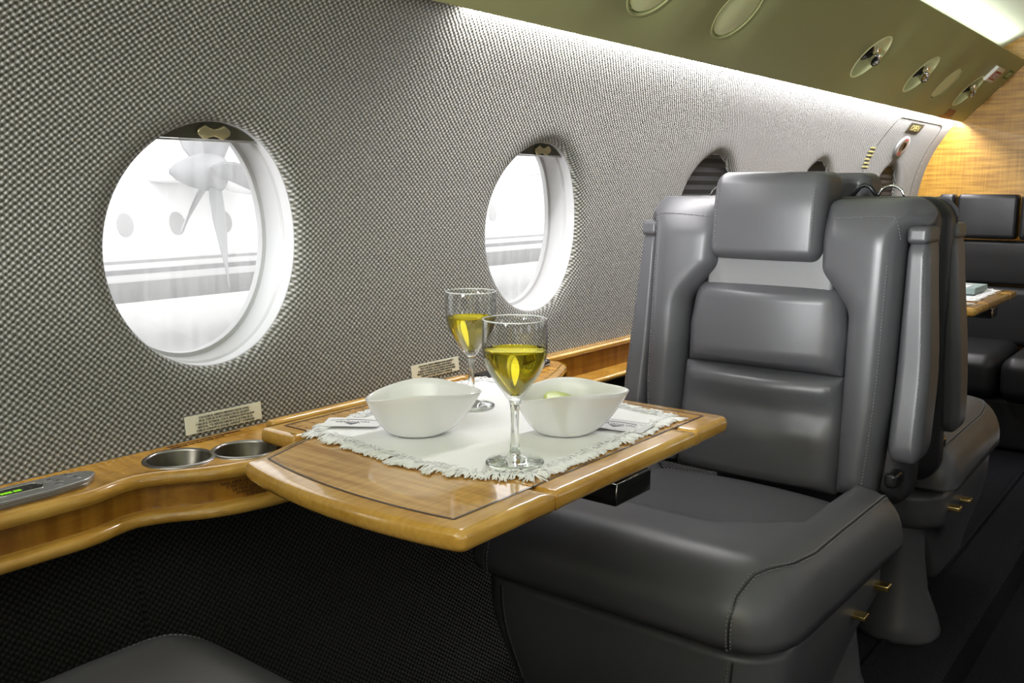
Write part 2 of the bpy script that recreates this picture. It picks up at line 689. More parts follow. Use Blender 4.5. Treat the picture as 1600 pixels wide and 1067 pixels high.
MAT = {
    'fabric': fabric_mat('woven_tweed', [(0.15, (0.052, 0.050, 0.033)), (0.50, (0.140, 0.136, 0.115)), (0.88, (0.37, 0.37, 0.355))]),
    'fabric_shaded': fabric_mat('woven_tweed_shaded', [(0.25, (0.002, 0.002, 0.0015)), (0.55, (0.007, 0.0065, 0.005)), (0.85, (0.030, 0.029, 0.025))]),  # the wall tweed again, with the shade below the ledge put into its colour
    'wood_table': wood_mat('maple_veneer_table', (0.46, 0.225, 0.045), (0.74, 0.430, 0.125), 0.16, 1.0, 85, 0, 6),
    'wood_edge': wood_mat('maple_edge_band', (0.46, 0.225, 0.030), (0.66, 0.375, 0.075), 0.22, 1.0, 12, 0, 30),
    'wood_ledge': wood_mat('maple_veneer_ledge', (0.44, 0.195, 0.014), (0.68, 0.350, 0.040), 0.25, 0.7, 60, 0, 6),
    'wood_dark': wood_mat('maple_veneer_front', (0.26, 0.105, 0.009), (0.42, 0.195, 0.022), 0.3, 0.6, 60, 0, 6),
    'wood_wall': wood_mat('maple_veneer_bulkhead', (0.32, 0.150, 0.012), (0.58, 0.315, 0.042), 0.35, 0.3, 85, 2, 5),
    'inlay': mat('dark_inlay', (0.055, 0.018, 0.005), 0.25, coat=0.8),
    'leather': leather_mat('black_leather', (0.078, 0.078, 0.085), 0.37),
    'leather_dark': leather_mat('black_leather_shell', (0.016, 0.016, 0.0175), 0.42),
    'leather_panel': leather_mat('grey_leather_panel', (0.17, 0.17, 0.175), 0.45),
    'thread': mat('grey_thread', (0.16, 0.16, 0.17), 0.7),
    'carpet': carpet_mat(),
    'psu': mat('olive_beige_panel', (0.37, 0.385, 0.18), 0.5),
    'psu_light': mat('pale_olive_cover', (0.80, 0.85, 0.48), 0.45),
    'ceil': mat('pale_headliner', (0.74, 0.78, 0.68), 0.8),
    'white_plastic': mat('white_window_plastic', (0.42, 0.42, 0.425), 0.4),
    'shade_head': mat('olive_shade_header', (0.060, 0.058, 0.038), 0.5),
    'shade_dark': mat('dark_pleated_shade', (0.012, 0.012, 0.013), 0.6),
    'gold': mat('gold_tab', (0.52, 0.46, 0.27), 0.28, metal=0.8),
    'brass': mat('brass_lever', (0.60, 0.45, 0.18), 0.3, metal=1.0),
    'pane': pane_mat(),
    'steel': mat('brushed_steel', (0.34, 0.32, 0.30), 0.28, metal=1.0),
    'steel_dark': mat('dark_cup_liner', (0.12, 0.11, 0.09), 0.35, metal=1.0),
    'chrome': mat('chrome', (0.75, 0.75, 0.76), 0.12, metal=1.0),
    'black': mat('black_plastic', (0.008, 0.008, 0.009), 0.35),
    'black_gloss': mat('black_gloss_panel', (0.012, 0.012, 0.012), 0.12),
    'ctrl': mat('silver_control_face', (0.42, 0.41, 0.42), 0.35, metal=0.7),
    'lcd': mat('lcd_digits', (0.2, 0.5, 0.02), 0.5, emit=(0.35, 1.0, 0.02), estr=0.45),
    'placard': mat('cream_placard', (0.66, 0.65, 0.52), 0.5),
    'ink': mat('black_ink', (0.03, 0.03, 0.028), 0.7),
    'ink_grey': mat('grey_ink', (0.16, 0.16, 0.18), 0.7),
    'ink_brown': mat('brown_ink', (0.05, 0.016, 0.006), 0.6),
    'red': mat('red_print', (0.34, 0.015, 0.01), 0.5),
    'orange': mat('orange_print', (0.58, 0.27, 0.09), 0.5),
    'green': mat('green_print', (0.10, 0.19, 0.06), 0.5),
    'yellow': mat('yellow_print', (0.62, 0.55, 0.20), 0.5),
    'white': mat('white_plastic_box', (0.78, 0.76, 0.68), 0.4),
    'porcelain': mat('white_porcelain', (0.86, 0.86, 0.86), 0.12, coat=0.5),
    'cloth': cloth_mat(),
    'paper': mat('pale_paper', (0.60, 0.60, 0.61), 0.6),
    'paper_white': mat('white_paper', (0.84, 0.84, 0.85), 0.6),
    'thin_glass': thin_glass_mat(),
    'rim_glass': mat('polished_rim_glass', (0.9, 0.92, 0.92), 0.05, trans=0.55, ior=1.5),
    'glass': glass_mat('clear_glass', (0.99, 1.0, 0.995), 1.47),
    'wine': glass_mat('white_wine', (0.82, 0.75, 0.17), 1.34),
    'lime': mat('lime_flesh', (0.52, 0.60, 0.16), 0.35),
    'plane_white': mat('aircraft_white', (0.80, 0.80, 0.80), 0.5),
    'plane_grey': mat('aircraft_grey', (0.30, 0.30, 0.31), 0.5),
    'plane_light': mat('aircraft_pale_grey', (0.38, 0.38, 0.38), 0.5),
    'apron': mat('pale_concrete', (0.44, 0.44, 0.435), 0.9),
    'booklet': mat('pale_blue_cover', (0.32, 0.42, 0.42), 0.5),
}

# ------------------------------------------------------------------ the cabin shell
XA, XB = -1.6, 4.50                         # cabin ends
PROF = [(0.0, 0.99), (0.2, 1.075), (0.4, 1.135), (0.55, 1.167), (0.63, 1.179), (0.75, 1.189), (0.86, 1.192), (0.98, 1.184),
        (1.08, 1.160), (1.16, 1.127), (1.23, 1.084), (1.29, 1.040), (1.34, 1.0)]
_arc = [0.0]
_NZ = 400
for _i in range(_NZ):
    _z0, _z1 = 1.34 * _i / _NZ, 1.34 * (_i + 1) / _NZ
    _arc.append(_arc[-1] + hypot(interp(PROF, _z1) - interp(PROF, _z0), _z1 - _z0))


def wall_y(z): return interp(PROF, z)


def arc(z):
    t = max(0, min(_NZ - 1e-6, z / 1.34 * _NZ))
    i = int(t)
    return _arc[i] + (_arc[i + 1] - _arc[i]) * (t - i)


def wall_pt(x, z, out=0.0, side=1):
    """point on the left wall lining; out = outward displacement along the normal"""
    e = 0.002
    dy = (wall_y(z + e) - wall_y(z - e)) / (2 * e)
    n = Vector((0, 1, -dy)).normalized()
    p = Vector((x, wall_y(z), z)) + n * out
    if side < 0: p.y = 2 * YC - p.y
    return p


WZ, WRX, WRZ, WRB = 0.909, 0.162, 0.176, 0.036
Z_BOT, Z_TOP = 0.60, 1.291
WX = [-0.794, 0.006, 0.806, 1.606, 2.406, 3.206, 4.006]


def ell(th, off=0.0):
    """point of the window ellipse in the (x,z) plane, pushed out by off along its normal"""
    px, pz = WRX * cos(th), WRZ * sin(th)
    n = Vector((cos(th) / WRX, sin(th) / WRZ)).normalized()
    return px + n.x * off, pz + n.y * off


def build_wall(side, name):
    V, Fc, UV = [], [], []
    N = 96
    for xc in WX:
        hw = 0.40
        angs = [2 * pi * k / N for k in range(N)]
        rows = []
        base = len(V)
        lip = [(0.0, 0.024), (0.0004, 0.014), (0.0028, 0.0092), (0.0075, 0.0056), (0.0150, 0.0030), (0.0250, 0.0010), (0.0360, 0.0)]
        for (off, dep) in lip:
            row = []
            for th in angs:
                ex, ez = ell(th, off)
                row.append((xc + ex, WZ + ez, dep))
            rows.append(row)
        zb, zt = Z_BOT - WZ, Z_TOP - WZ
        for j in range(1, 9):
            f = (j / 8) ** 1.2
            row = []
            for th in angs:
                ex, ez = ell(th, WRB)
                dx, dz = cos(th), sin(th)
                t = 1e9
                if dx > 1e-9: t = min(t, hw / dx)
                if dx < -1e-9: t = min(t, -hw / dx)
                if dz > 1e-9: t = min(t, zt / dz)
                if dz < -1e-9: t = min(t, zb / dz)
                bx, bz = dx * t, dz * t
                row.append((xc + ex + (bx - ex) * f, WZ + ez + (bz - ez) * f, 0.0))
            rows.append(row)
        # pull the nearest outer sample onto each rectangle corner
        for cxn, czn in ((hw, zt), (hw, zb), (-hw, zt), (-hw, zb)):
            kbest = min(range(N), key=lambda k: hypot(rows[-1][k][0] - xc - cxn, rows[-1][k][1] - WZ - czn))
            rows[-1][kbest] = (xc + cxn, WZ + czn, 0.0)
        for row in rows:
            for (x, z, dep) in row:
                V.append(wall_pt(x, z, dep, side))
                UV.append((x, arc(z) + dep * 0.0 + (dep if False else 0)))
        R = len(rows)
        for r in range(R - 1):
            for k in range(N):
                a, b = base + r * N + k, base + r * N + (k + 1) % N
                c, d = base + (r + 1) * N + (k + 1) % N, base + (r + 1) * N + k
                Fc.append((a, b, c, d))
    # ends of the wall beyond the window cells
    for (xa, xb) in ((XA, WX[0] - 0.40), (WX[-1] + 0.40, XB + 0.02)):
        base = len(V)
        nz = 24
        for i in range(nz + 1):
            z = Z_BOT + (Z_TOP - Z_BOT) * i / nz
            for x in (xa, xb):
                V.append(wall_pt(x, z, 0, side))
                UV.append((x, arc(z)))
        for i in range(nz):
            Fc.append((base + 2 * i, base + 2 * i + 1, base + 2 * i + 3, base + 2 * i + 2))
    o = obj(name, V, Fc, MAT['fabric'], None, uvs=UV, kind='structure')
    return o


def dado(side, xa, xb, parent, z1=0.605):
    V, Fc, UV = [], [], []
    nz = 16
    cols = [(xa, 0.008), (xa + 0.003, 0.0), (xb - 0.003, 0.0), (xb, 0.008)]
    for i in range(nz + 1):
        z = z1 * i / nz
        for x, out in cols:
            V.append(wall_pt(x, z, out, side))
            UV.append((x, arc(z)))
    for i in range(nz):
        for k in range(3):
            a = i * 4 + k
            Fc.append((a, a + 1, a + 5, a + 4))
    return obj('dado_panel', V, Fc, MAT['fabric_shaded'], parent, uvs=UV, angle=20)


wall_left = build_wall(1, 'wall_left')
wall_right = build_wall(-1, 'wall_right')
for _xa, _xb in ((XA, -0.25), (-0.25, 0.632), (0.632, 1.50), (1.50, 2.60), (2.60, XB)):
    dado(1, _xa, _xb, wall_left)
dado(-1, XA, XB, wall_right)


def ell_ring(xc, prof, side, n=72):
    """surface swept round the window ellipse: prof = [(off, depth)]"""
    V, Fc = [], []
    for (off, dep) in prof:
        for k in range(n):
            ex, ez = ell(2 * pi * k / n, off)
            V.append(wall_pt(xc + ex, WZ + ez, dep, side))
    for r in range(len(prof) - 1):
        for k in range(n):
            Fc.append((r * n + k, r * n + (k + 1) % n, (r + 1) * n + (k + 1) % n, (r + 1) * n + k))
    return V, Fc


def ell_disc(xc, off, dep, side, n=72, z_lo=None, z_hi=None, thick=None):
    """flat plate filling the ellipse (or the part above / below a chord)"""
    P = []
    for k in range(n):
        ex, ez = ell(2 * pi * k / n, off)
        if z_lo is not None and ez < z_lo: continue
        if z_hi is not None and ez > z_hi: continue
        P.append((xc + ex, WZ + ez))
    if z_lo is not None or z_hi is not None:
        zm = sum(p[1] for p in P) / len(P)
        P.sort(key=lambda q: atan2(q[1] - zm, q[0] - xc))
    V = [wall_pt(x, z, dep, side) for x, z in P]
    m = len(V)
    if thick is None:
        return V, [list(range(m))]
    V += [wall_pt(x, z, dep + thick, side) for x, z in P]
    Fc = [list(range(m)), list(range(m, 2 * m))[::-1]]
    for k in range(m):
        Fc.append((k, (k + 1) % m, m + (k + 1) % m, m + k))
    return V, Fc


def pleats(xc, side, w):
    N = 30
    V, Fc = [], []
    for k in range(N + 1):
        ez = -0.174 + 0.348 * k / N
        hx = max(WRX * sqrt(max(0.0, 1 - (ez / WRZ) ** 2)) + 0.0005, 0.004)
        dep = 0.015 + (0.0025 if k % 2 else 0.0)
        V += [wall_pt(xc - hx, WZ + ez, dep, side), wall_pt(xc + hx, WZ + ez, dep, side)]
    for k in range(N):
        Fc.append((2 * k, 2 * k + 1, 2 * k + 3, 2 * k + 2))
    obj('pleated_blind', V, Fc, MAT['shade_dark'], w, smooth=False)


def window(i, xc, side, closed):
    fr = [(0.001, 0.016), (-0.001, 0.0165), (-0.002, 0.020), (-0.003, 0.037), (-0.0055, 0.0395), (-0.0065, 0.0415), (-0.0055, 0.0435),
          (-0.0035, 0.045), (-0.010, 0.076), (-0.016, 0.078), (-0.018, 0.088)]
    V, Fc = ell_ring(xc, fr, side)
    w = obj('window_%d' % i, V, Fc, MAT['white_plastic'], None, kind='structure', angle=40)
    V, Fc = ell_disc(xc, -0.0145, 0.079, side)
    obj('pane', V, Fc, MAT['pane'], w, smooth=False)
    if closed:
        pleats(xc, side, w)
        return w
    # retracted pleated shade: header above a chord, its bottom rail and pull tab
    zc = 0.148
    V, Fc = ell_disc(xc, -0.003, 0.022, side, z_lo=zc, thick=0.010)
    obj('shade_header', V, Fc, MAT['shade_head'], w, smooth=False)
    half = WRX * sqrt(max(0, 1 - (zc / (WRZ - 0.003)) ** 2)) - 0.002
    V, Fc = tube([wall_pt(xc - half, WZ + zc, 0.022, side), wall_pt(xc + half, WZ + zc, 0.022, side)], 0.0016, 6)
    obj('shade_rail', V, Fc, MAT['white_plastic'], w)
    tabo = [(-0.027, 0.006), (-0.016, -0.002), (-0.008, 0.001), (0.0, 0.003), (0.008, 0.001), (0.016, -0.002), (0.027, 0.005),
            (0.027, 0.011), (0.016, 0.018), (0.008, 0.0145), (0.0, 0.0125), (-0.008, 0.0145), (-0.016, 0.018), (-0.027, 0.011)]
    tabo = smooth_poly(tabo, 0.004, 3)
    V, Fc = prism(tabo, lambda a, b, h: wall_pt(xc + a + 0.004, WZ + zc + b + 0.004, 0.022 - h, side), 0.0, 0.006, 0.0015)
    obj('pull_tab', V, Fc, MAT['gold'], w, angle=50)
    return w


_n = 1
for _x in WX:
    window(_n, _x, 1, _x > 2.0)
    _n += 1
for _x in WX[1:5]:
    window(_n, _x, -1, False)
    _n += 1

# overhead panel (45 degree face), its hole cells, the ceiling
PS0, PS1 = Vector((0, 1.020, 1.2826)), Vector((0, 0.788, 1.516))
PSD = (PS1 - PS0).normalized()
PSN = Vector((0, -PSD.z, PSD.y))             # towards the cabin
if PSN.z > 0: PSN = -PSN
PSL = (PS1 - PS0).length


def psu_pt(x, s, h=0.0):
    return Vector((x, 0, 0)) + PS0 + PSD * s + PSN * h


FIX = [(1.63, 'cover'), (1.985, 'cover'), (2.905, 'lamp'), (3.445, 'lamp'), (3.79, 'cover'), (4.135, 'lamp')]
FR, FS = 0.074, 0.137


def build_psu():
    V, Fc = [], []
    N = 48

    def quad(xa, xb, sa, sb):
        b = len(V)
        V.extend([psu_pt(xa, sa), psu_pt(xb, sa), psu_pt(xb, sb), psu_pt(xa, sb)])
        Fc.append((b, b + 1, b + 2, b + 3))
    xs = XA
    for (xc, kind) in FIX:
        hw = 0.165
        quad(xs, xc - hw, 0, PSL)
        xs = xc + hw
        dep = 0.045 if kind == 'lamp' else 0.012
        prof = [(FR - 0.006, -dep), (FR - 0.001, -0.004), (FR + 0.001, -0.001), (FR + 0.004, 0.0)]
        base = len(V)
        for (r, h) in prof:
            for k in range(N):
                a = 2 * pi * k / N
                V.append(psu_pt(xc + r * cos(a), FS + r * sin(a), h))
        row = []
        for k in range(N):
            a = 2 * pi * k / N
            dx, dz = cos(a), sin(a)
            t = min(hw / abs(dx) if abs(dx) > 1e-9 else 1e9, (PSL - FS) / dz if dz > 1e-9 else (FS / -dz if dz < -1e-9 else 1e9))
            row.append([xc + dx * t, FS + dz * t])
        for cx_, cs_ in ((xc + hw, PSL), (xc - hw, PSL), (xc + hw, 0), (xc - hw, 0)):
            kb = min(range(N), key=lambda k: hypot(row[k][0] - cx_, row[k][1] - cs_))
            row[kb] = [cx_, cs_]
        for q in row: V.append(psu_pt(q[0], q[1]))
        for r in range(len(prof)):
            for k in range(N):
                a, b = base + r * N + k, base + r * N + (k + 1) % N
                Fc.append((a, b, base + (r + 1) * N + (k + 1) % N, base + (r + 1) * N + k))
    quad(xs, XB, 0, PSL)
    # rounded lip turning up behind the panel, and the upper return
    n = 8
    for (s0, sign) in ((0.0, 1), (PSL, -1)):
        base = len(V)
        for k in range(n + 1):
            a = pi * 0.75 * k / n
            r = 0.004
            s = s0 - sign * r * sin(a)
            h = -r * (1 - cos(a))
            for x in (XA, XB): V.append(psu_pt(x, s, h))
        for k in range(n):
            Fc.append((base + 2 * k, base + 2 * k + 1, base + 2 * k + 3, base + 2 * k + 2))
        base = len(V)
        e = V[-2], V[-1]
        for p in e: V.append(p)
        for p in e:
            V.append(Vector((p.x, p.y + (0.0 if sign > 0 else 0.03), p.z + (0.05 if sign > 0 else -0.02))))
        Fc.append((base, base + 1, base + 3, base + 2))
    return obj('trim_1', V, Fc, MAT['psu'], None, kind='structure', angle=35, label='olive beige overhead panel')


psu = build_psu()
# light trough walls behind the panel and the ceiling
V, Fc = [], []
CE = [(1.06, 1.305), (1.05, 1.36), (0.96, 1.52), (0.90, 1.575), (0.83, 1.615), (0.70, 1.665), (0.50, 1.700), (0.28, 1.712)]
CE = CE + [(2 * YC - y, z) for (y, z) in CE[::-1][1:]]
for (y, z) in CE:
    for x in (XA, XB): V.append((x, y, z))
for k in range(len(CE) - 1): Fc.append((2 * k, 2 * k + 1, 2 * k + 3, 2 * k + 2))
obj('ceiling', V, Fc, MAT['ceil'], None, kind='structure')
# right hand overhead panel, plain
V, Fc = [], []
for (y, z) in ((1.020, 1.2826), (0.788, 1.516)):
    for x in (XA, XB): V.append((x, 2 * YC - y, z))
obj('trim_2', V, [(0, 1, 3, 2)], MAT['psu'], None, kind='structure')

# ends of the cabin
def end_wall(name, x, m, thick):
    pts = [(wall_y(1.31 * k / 30) + 0.02, 1.31 * k / 30) for k in range(31)]
    pts += [(y, z) for (y, z) in CE[1:8]]
    full = pts + [(2 * YC - y, z) for (y, z) in pts[::-1]]
    V = [(x, y, z) for y, z in full] + [(x + thick, y, z) for y, z in full]
    n = len(full)
    Fc = [list(range(n)), list(range(n, 2 * n))[::-1]] + [(k, (k + 1) % n, n + (k + 1) % n, n + k) for k in range(n)]
    return obj(name, V, Fc, m, None, smooth=False, kind='structure')


end_wall('wall_back', XB, MAT['wood_wall'], 0.03)
end_wall('wall_front', XA, MAT['wood_wall'], -0.03)
# floor: raised part under the seats, dropped aisle
V = []
FL = [(1.02, 0.0), (0.415, 0.0), (0.400, -0.012), (0.395, -0.10), (0.165, -0.10), (0.16, 0.0), (-0.46, 0.0)]
for (y, z) in FL:
    for x in (XA, XB): V.append((x, y, z))
obj('floor', V, [(2 * k, 2 * k + 1, 2 * k + 3, 2 * k + 2) for k in range(len(FL) - 1)], MAT['carpet'], None, smooth=False, kind='structure')
V, Fc = box((1.45, 0.535, 0.004), (3.03, 0.006, 0.005))
obj('trim_3', V, Fc, MAT['carpet'], None, smooth=False, kind='structure', label='dark seat track strip')

# ------------------------------------------------------------------ fixtures on the overhead panel
AX = (Vector((1, 0, 0)), PSD.copy(), PSN.copy())
lamp_names = {2.905: 'recessed reading lamp nearest the camera on the olive overhead panel',
              3.445: 'recessed reading lamp midway along the row, before the flat round cover',
              4.135: 'recessed reading lamp beside the exit sign at the far end of the panel'}
cover_names = {1.63: 'flat round cover cut by the top edge of the picture, nearest the camera',
               1.985: 'large flat round pale green cover second along the olive overhead panel',
               3.79: 'flat round pale cover between two recessed reading lamps'}
for (xc, kind) in FIX:
    c = psu_pt(xc, FS)
    if kind == 'cover':
        t = thing('ceiling_light', cover_names[xc], 'light cover', c, 'round covers on the overhead panel')
        V, Fc = lathe([(0, -0.001), (FR - 0.012, -0.001), (FR - 0.008, -0.002), (FR - 0.0065, -0.010), (0, -0.010)], c, 48, AX)
        obj('cover_disc', V, Fc, MAT['psu_light'], t, angle=40)
        V, Fc = lathe([(FR - 0.005, -0.010), (FR - 0.004, 0.0), (FR - 0.001, 0.0012), (FR + 0.002, 0.0010), (FR + 0.003, -0.001)], c, 48, AX)
        obj('bezel', V, Fc, MAT['psu'], t)
    else:
        t = thing('reading_lamp', lamp_names[xc], 'reading lamp', c, 'reading lamps on the overhead panel')
        V, Fc = lathe([(FR - 0.006, -0.006), (FR - 0.004, 0.0005), (FR - 0.001, 0.0018), (FR + 0.003, 0.0)], c, 48, AX)
        obj('bezel', V, Fc, MAT['psu_light'], t)
        V, Fc = lathe([(FR - 0.007, -0.004), (FR - 0.016, -0.020), (FR - 0.034, -0.036), (FR - 0.052, -0.043), (0, -0.045)], c, 48, AX)
        obj('dish', V, Fc, MAT['psu_light'], t)
        V, Fc = lathe([(0, -0.004), (0.014, -0.006), (0.024, -0.013), (0.028, -0.024), (0.024, -0.036), (0.012, -0.044)], c + PSN * -0.002, 28, AX)
        ball = obj('swivel_ball', V, Fc, MAT['black'], t)
        w = (PSN * 0.8 + Vector((-0.5, -0.35, 0)) * 0.7).normalized()
        u = w.cross(Vector((1, 0, 0))).normalized()
        v = w.cross(u)
        V, Fc = lathe([(0.005, -0.016), (0.012, -0.015), (0.013, 0.004), (0.018, 0.008), (0.018, 0.017), (0.014, 0.018), (0.013, 0.012), (0, 0.011)], c + PSN * 0.004, 24, (u, v, w))
        obj('lamp_head', V, Fc, MAT['chrome'], t, angle=40)
        V, Fc = rbox(c + PSN * 0.002 + PSD * 0.026 + Vector((-0.010, 0, 0)), (0.013, 0.007, 0.007), 0.002, 2)
        obj('clamp', V, Fc, MAT['chrome'], t)

# exit sign and printed placards of the panel
XD, SD = Vector((1, 0, 0)), PSD
def psu_box(xc, sc, hx, hs, h0, h1, bev=0.001):
    return prism([(-hx, -hs), (hx, -hs), (hx, hs), (-hx, hs)], lambda a, b, h: psu_pt(xc + a, sc + b, h), h0, h1, bev)
c = psu_pt(4.20, 0.236)
t = thing('exit_sign', 'small white exit sign box with red EXIT window at end of overhead panel', 'sign', c)
V, Fc = psu_box(4.20, 0.236, 0.062, 0.034, 0, 0.013, 0.003)
obj('housing', V, Fc, MAT['white'], t, angle=50)
V, Fc = psu_box(4.20, 0.234, 0.046, 0.020, 0.0125, 0.0143, 0.0005)
obj('red_window', V, Fc, MAT['red'], t, smooth=False, label='red sign window')
text_mesh('lettering', 'EXIT', 0.036, psu_pt(4.20, 0.221, 0.0150), XD, SD, MAT['white'], t, 'CENTER', sx=1.05)
c = psu_pt(4.60, 0.25)
t = thing('exit_placard', 'small dark green printed placard at the far corner of the overhead panel', 'placard', psu_pt(4.42, 0.255))
V, Fc = psu_box(4.42, 0.255, 0.040, 0.022, 0, 0.0015, 0.0004)
obj('plate', V, Fc, MAT['green'], t, smooth=False)
text_mesh('lettering', 'EXIT', 0.030, psu_pt(4.42, 0.245, 0.0018), XD, SD, MAT['psu_light'], t, 'CENTER')
t = thing('salida_placard', 'red SALIDA lettering on an orange strip at panel lower edge', 'placard', psu_pt(4.17, 0.02))
V, Fc = psu_box(4.17, 0.004, 0.085, 0.007, 0, 0.0015, 0.0004)
obj('strip', V, Fc, MAT['orange'], t, smooth=False)
text_mesh('lettering', 'SALIDA', 0.046, psu_pt(4.19, 0.014, 0.0012), XD, SD, MAT['red'], t, 'CENTER', sx=0.85)

# ------------------------------------------------------------------ placards on the wall
def wall_sheet(xa, xb, za, zb, out, n=6):
    V, Fc = [], []
    for i in range(n + 1):
        z = za + (zb - za) * i / n
        for x in (xa, xb): V.append(wall_pt(x, z, out))
    for i in range(n): Fc.append((2 * i, 2 * i + 1, 2 * i + 3, 2 * i + 2))
    m = len(V)
    for i in range(n + 1):
        z = za + (zb - za) * i / n
        for x in (xa, xb): V.append(wall_pt(x, z, out + 0.0015))
    for i in range(n): Fc.append((m + 2 * i, m + 2 * i + 2, m + 2 * i + 3, m + 2 * i + 1))
    for i in range(n):
        Fc.append((2 * i, 2 * i + 2, m + 2 * i + 2, m + 2 * i))
        Fc.append((2 * i + 1, m + 2 * i + 1, m + 2 * i + 3, 2 * i + 3))
    Fc.append((0, m, m + 1, 1))
    Fc.append((2 * n, 2 * n + 1, m + 2 * n + 1, m + 2 * n))
    return V, Fc


def wall_text(body, size, x, z, out, m, parent, align='LEFT', sx=1.0):
    yd = (wall_pt(x, z + 0.01) - wall_pt(x, z)).normalized()
    return text_mesh('lettering', body, size, wall_pt(x, z, out), (1, 0, 0), yd, m, parent, align, 0.0002, sx)


T1 = ['COLOCAR EL ASIENTO MIRANDO HACIA ATRAS -', 'EN EL TOPE DE SU RECORRIDO HACIA DELANTE -', 'Y HACIA EL EXTERIOR, CON EL RESPALDO EN POSICION',
      'VERTICAL, Y EL REPOSACABEZAS A LA ALTURA DE LA', 'CABEZA DURANTE EL RODAJE, DESPEGUE Y ATERRIZAJE']
T2 = ['COLOCAR EL ASIENTO MIRANDO HACIA DELANTE Y', 'EN EL TOPE DE SU RECORRIDO HACIA ATRAS Y', 'Y HACIA EL EXTERIOR, CON EL RESPALDO EN POSICION',
      'VERTICAL, Y EL REPOSACABEZAS COMPLETAMENTE ABAJO', 'DURANTE EL RODAJE, DESPEGUE Y ATERRIZAJE']
for (lab, xa, xb, za, zb, TT) in (('cream placard of Spanish seating instructions under the nearest round window', 0.737, 0.8695, 0.6405, 0.667, T1),
                                  ('cream placard of Spanish seating instructions right of the nearest round window, behind the wine glasses', 1.206, 1.336, 0.6455, 0.6725, T2)):
    t = thing('wall_placard', lab, 'placard', wall_pt((xa + xb) / 2, za), 'instruction placards on the tweed wall')
    V, Fc = wall_sheet(xa, xb, za, zb, -0.0018)
    obj('plate', V, Fc, MAT['placard'], t, smooth=False)
    for k, line in enumerate(TT):
        wall_text(line, 0.0050, (xa + xb) / 2 + 0.001, zb - 0.0062 - k * 0.0047, -0.0022, MAT['ink'], t, 'CENTER', 0.80)

# emergency exit hatch around the last window
t = thing('exit_hatch', 'grey emergency exit hatch with pull ring around the last dark window', 'hatch', wall_pt(3.97, 0.64))
hp = smooth_poly([(3.50, 0.64), (4.37, 0.64), (4.37, 1.262), (3.72, 1.262)], [0.05, 0.05, 0.06, 0.04], 6)
hp = resample(hp, 0.03)
V, Fc = tube([wall_pt(p.x, p.y, 0.0004) for p in hp], 0.0016, 6, closed=True)
obj('seam', V, Fc, MAT['shade_head'], t)
cx_, cz_ = 3.985, 1.165
rc = wall_pt(cx_, cz_, -0.004)
yd = (wall_pt(cx_, cz_ + .01) - wall_pt(cx_, cz_ - .01)).normalized()
wn = yd.cross(Vector((1, 0, 0))).normalized()
wn = wn if wn.y < 0 else -wn
AXW = (Vector((1.2, 0, 0)), yd * 0.72, wn)
V, Fc = lathe([(0.060, -0.006), (0.060, -0.001), (0.055, 0.002), (0.046, 0.0015), (0.026, 0.001), (0.020, 0.0), (0.02, -0.006)], rc, 40, AXW)
obj('pull_ring', V, Fc, MAT['white_plastic'], t)
V, Fc = lathe([(0, 0.0005), (0.022, 0.0005), (0.024, 0.0025), (0.027, 0.003), (0.027, -0.002), (0, -0.002)], rc, 32, AXW)
obj('grip_recess', V, Fc, MAT['black'], t)
text_mesh('lettering', 'EXIT', 0.017, rc + yd * 0.0235 + wn * 0.0030, (1, 0, 0), yd, MAT['red'], t, 'CENTER', sx=1.2)
text_mesh('lettering', 'PULL', 0.017, rc - yd * 0.0365 + wn * 0.0030, (1, 0, 0), yd, MAT['red'], t, 'CENTER', sx=1.2)
V, Fc = wall_sheet(3.905, 4.085, 1.222, 1.252, -0.0016, 3)
obj('open_plate', V, Fc, MAT['shade_head'], t, smooth=False)
wall_text('OPEN', 0.036, 3.995, 1.2245, -0.0022, MAT['yellow'], t, 'CENTER', 1.25)
for k in range(6):
    V, Fc = wall_sheet(3.62 + 0.004 * (k % 2), 3.69 - 0.006 * (k % 3), 1.075 + k * 0.014, 1.079 + k * 0.014, -0.0016, 1)
    obj('printed_line', V, Fc, MAT['yellow'], t, smooth=False)

# ------------------------------------------------------------------ side ledge with cup holders and control panels
ZL = 0.632
EDGE = [(XA, 1.070), (0.30, 1.068), (0.50, 1.066), (0.545, 1.069), (0.575, 1.078), (0.600, 1.082), (0.630, 1.071), (0.675, 1.041), (0.73, 1.020), (0.80, 1.010), (0.90, 1.004), (1.10, 1.002), (1.30, 1.004),
        (1.40, 1.015), (1.47, 1.040), (1.53, 1.066), (1.570, 1.086)]
ledge = thing('side_ledge', 'maple side ledge with rounded nosing running along the tweed wall', 'ledge', (0.7, 1.10, 0.56))


def edge_y(x): return interp(EDGE, x)


xs_ = [XA + (0.30 - XA) * k / 6 for k in range(6)] + [0.30 + (1.57 - 0.30) * k / 80 for k in range(81)]
CUPS = [(0.680, 1.109, 0.0450), (0.762, 1.075, 0.0445), (1.345, 1.105, 0.043)]
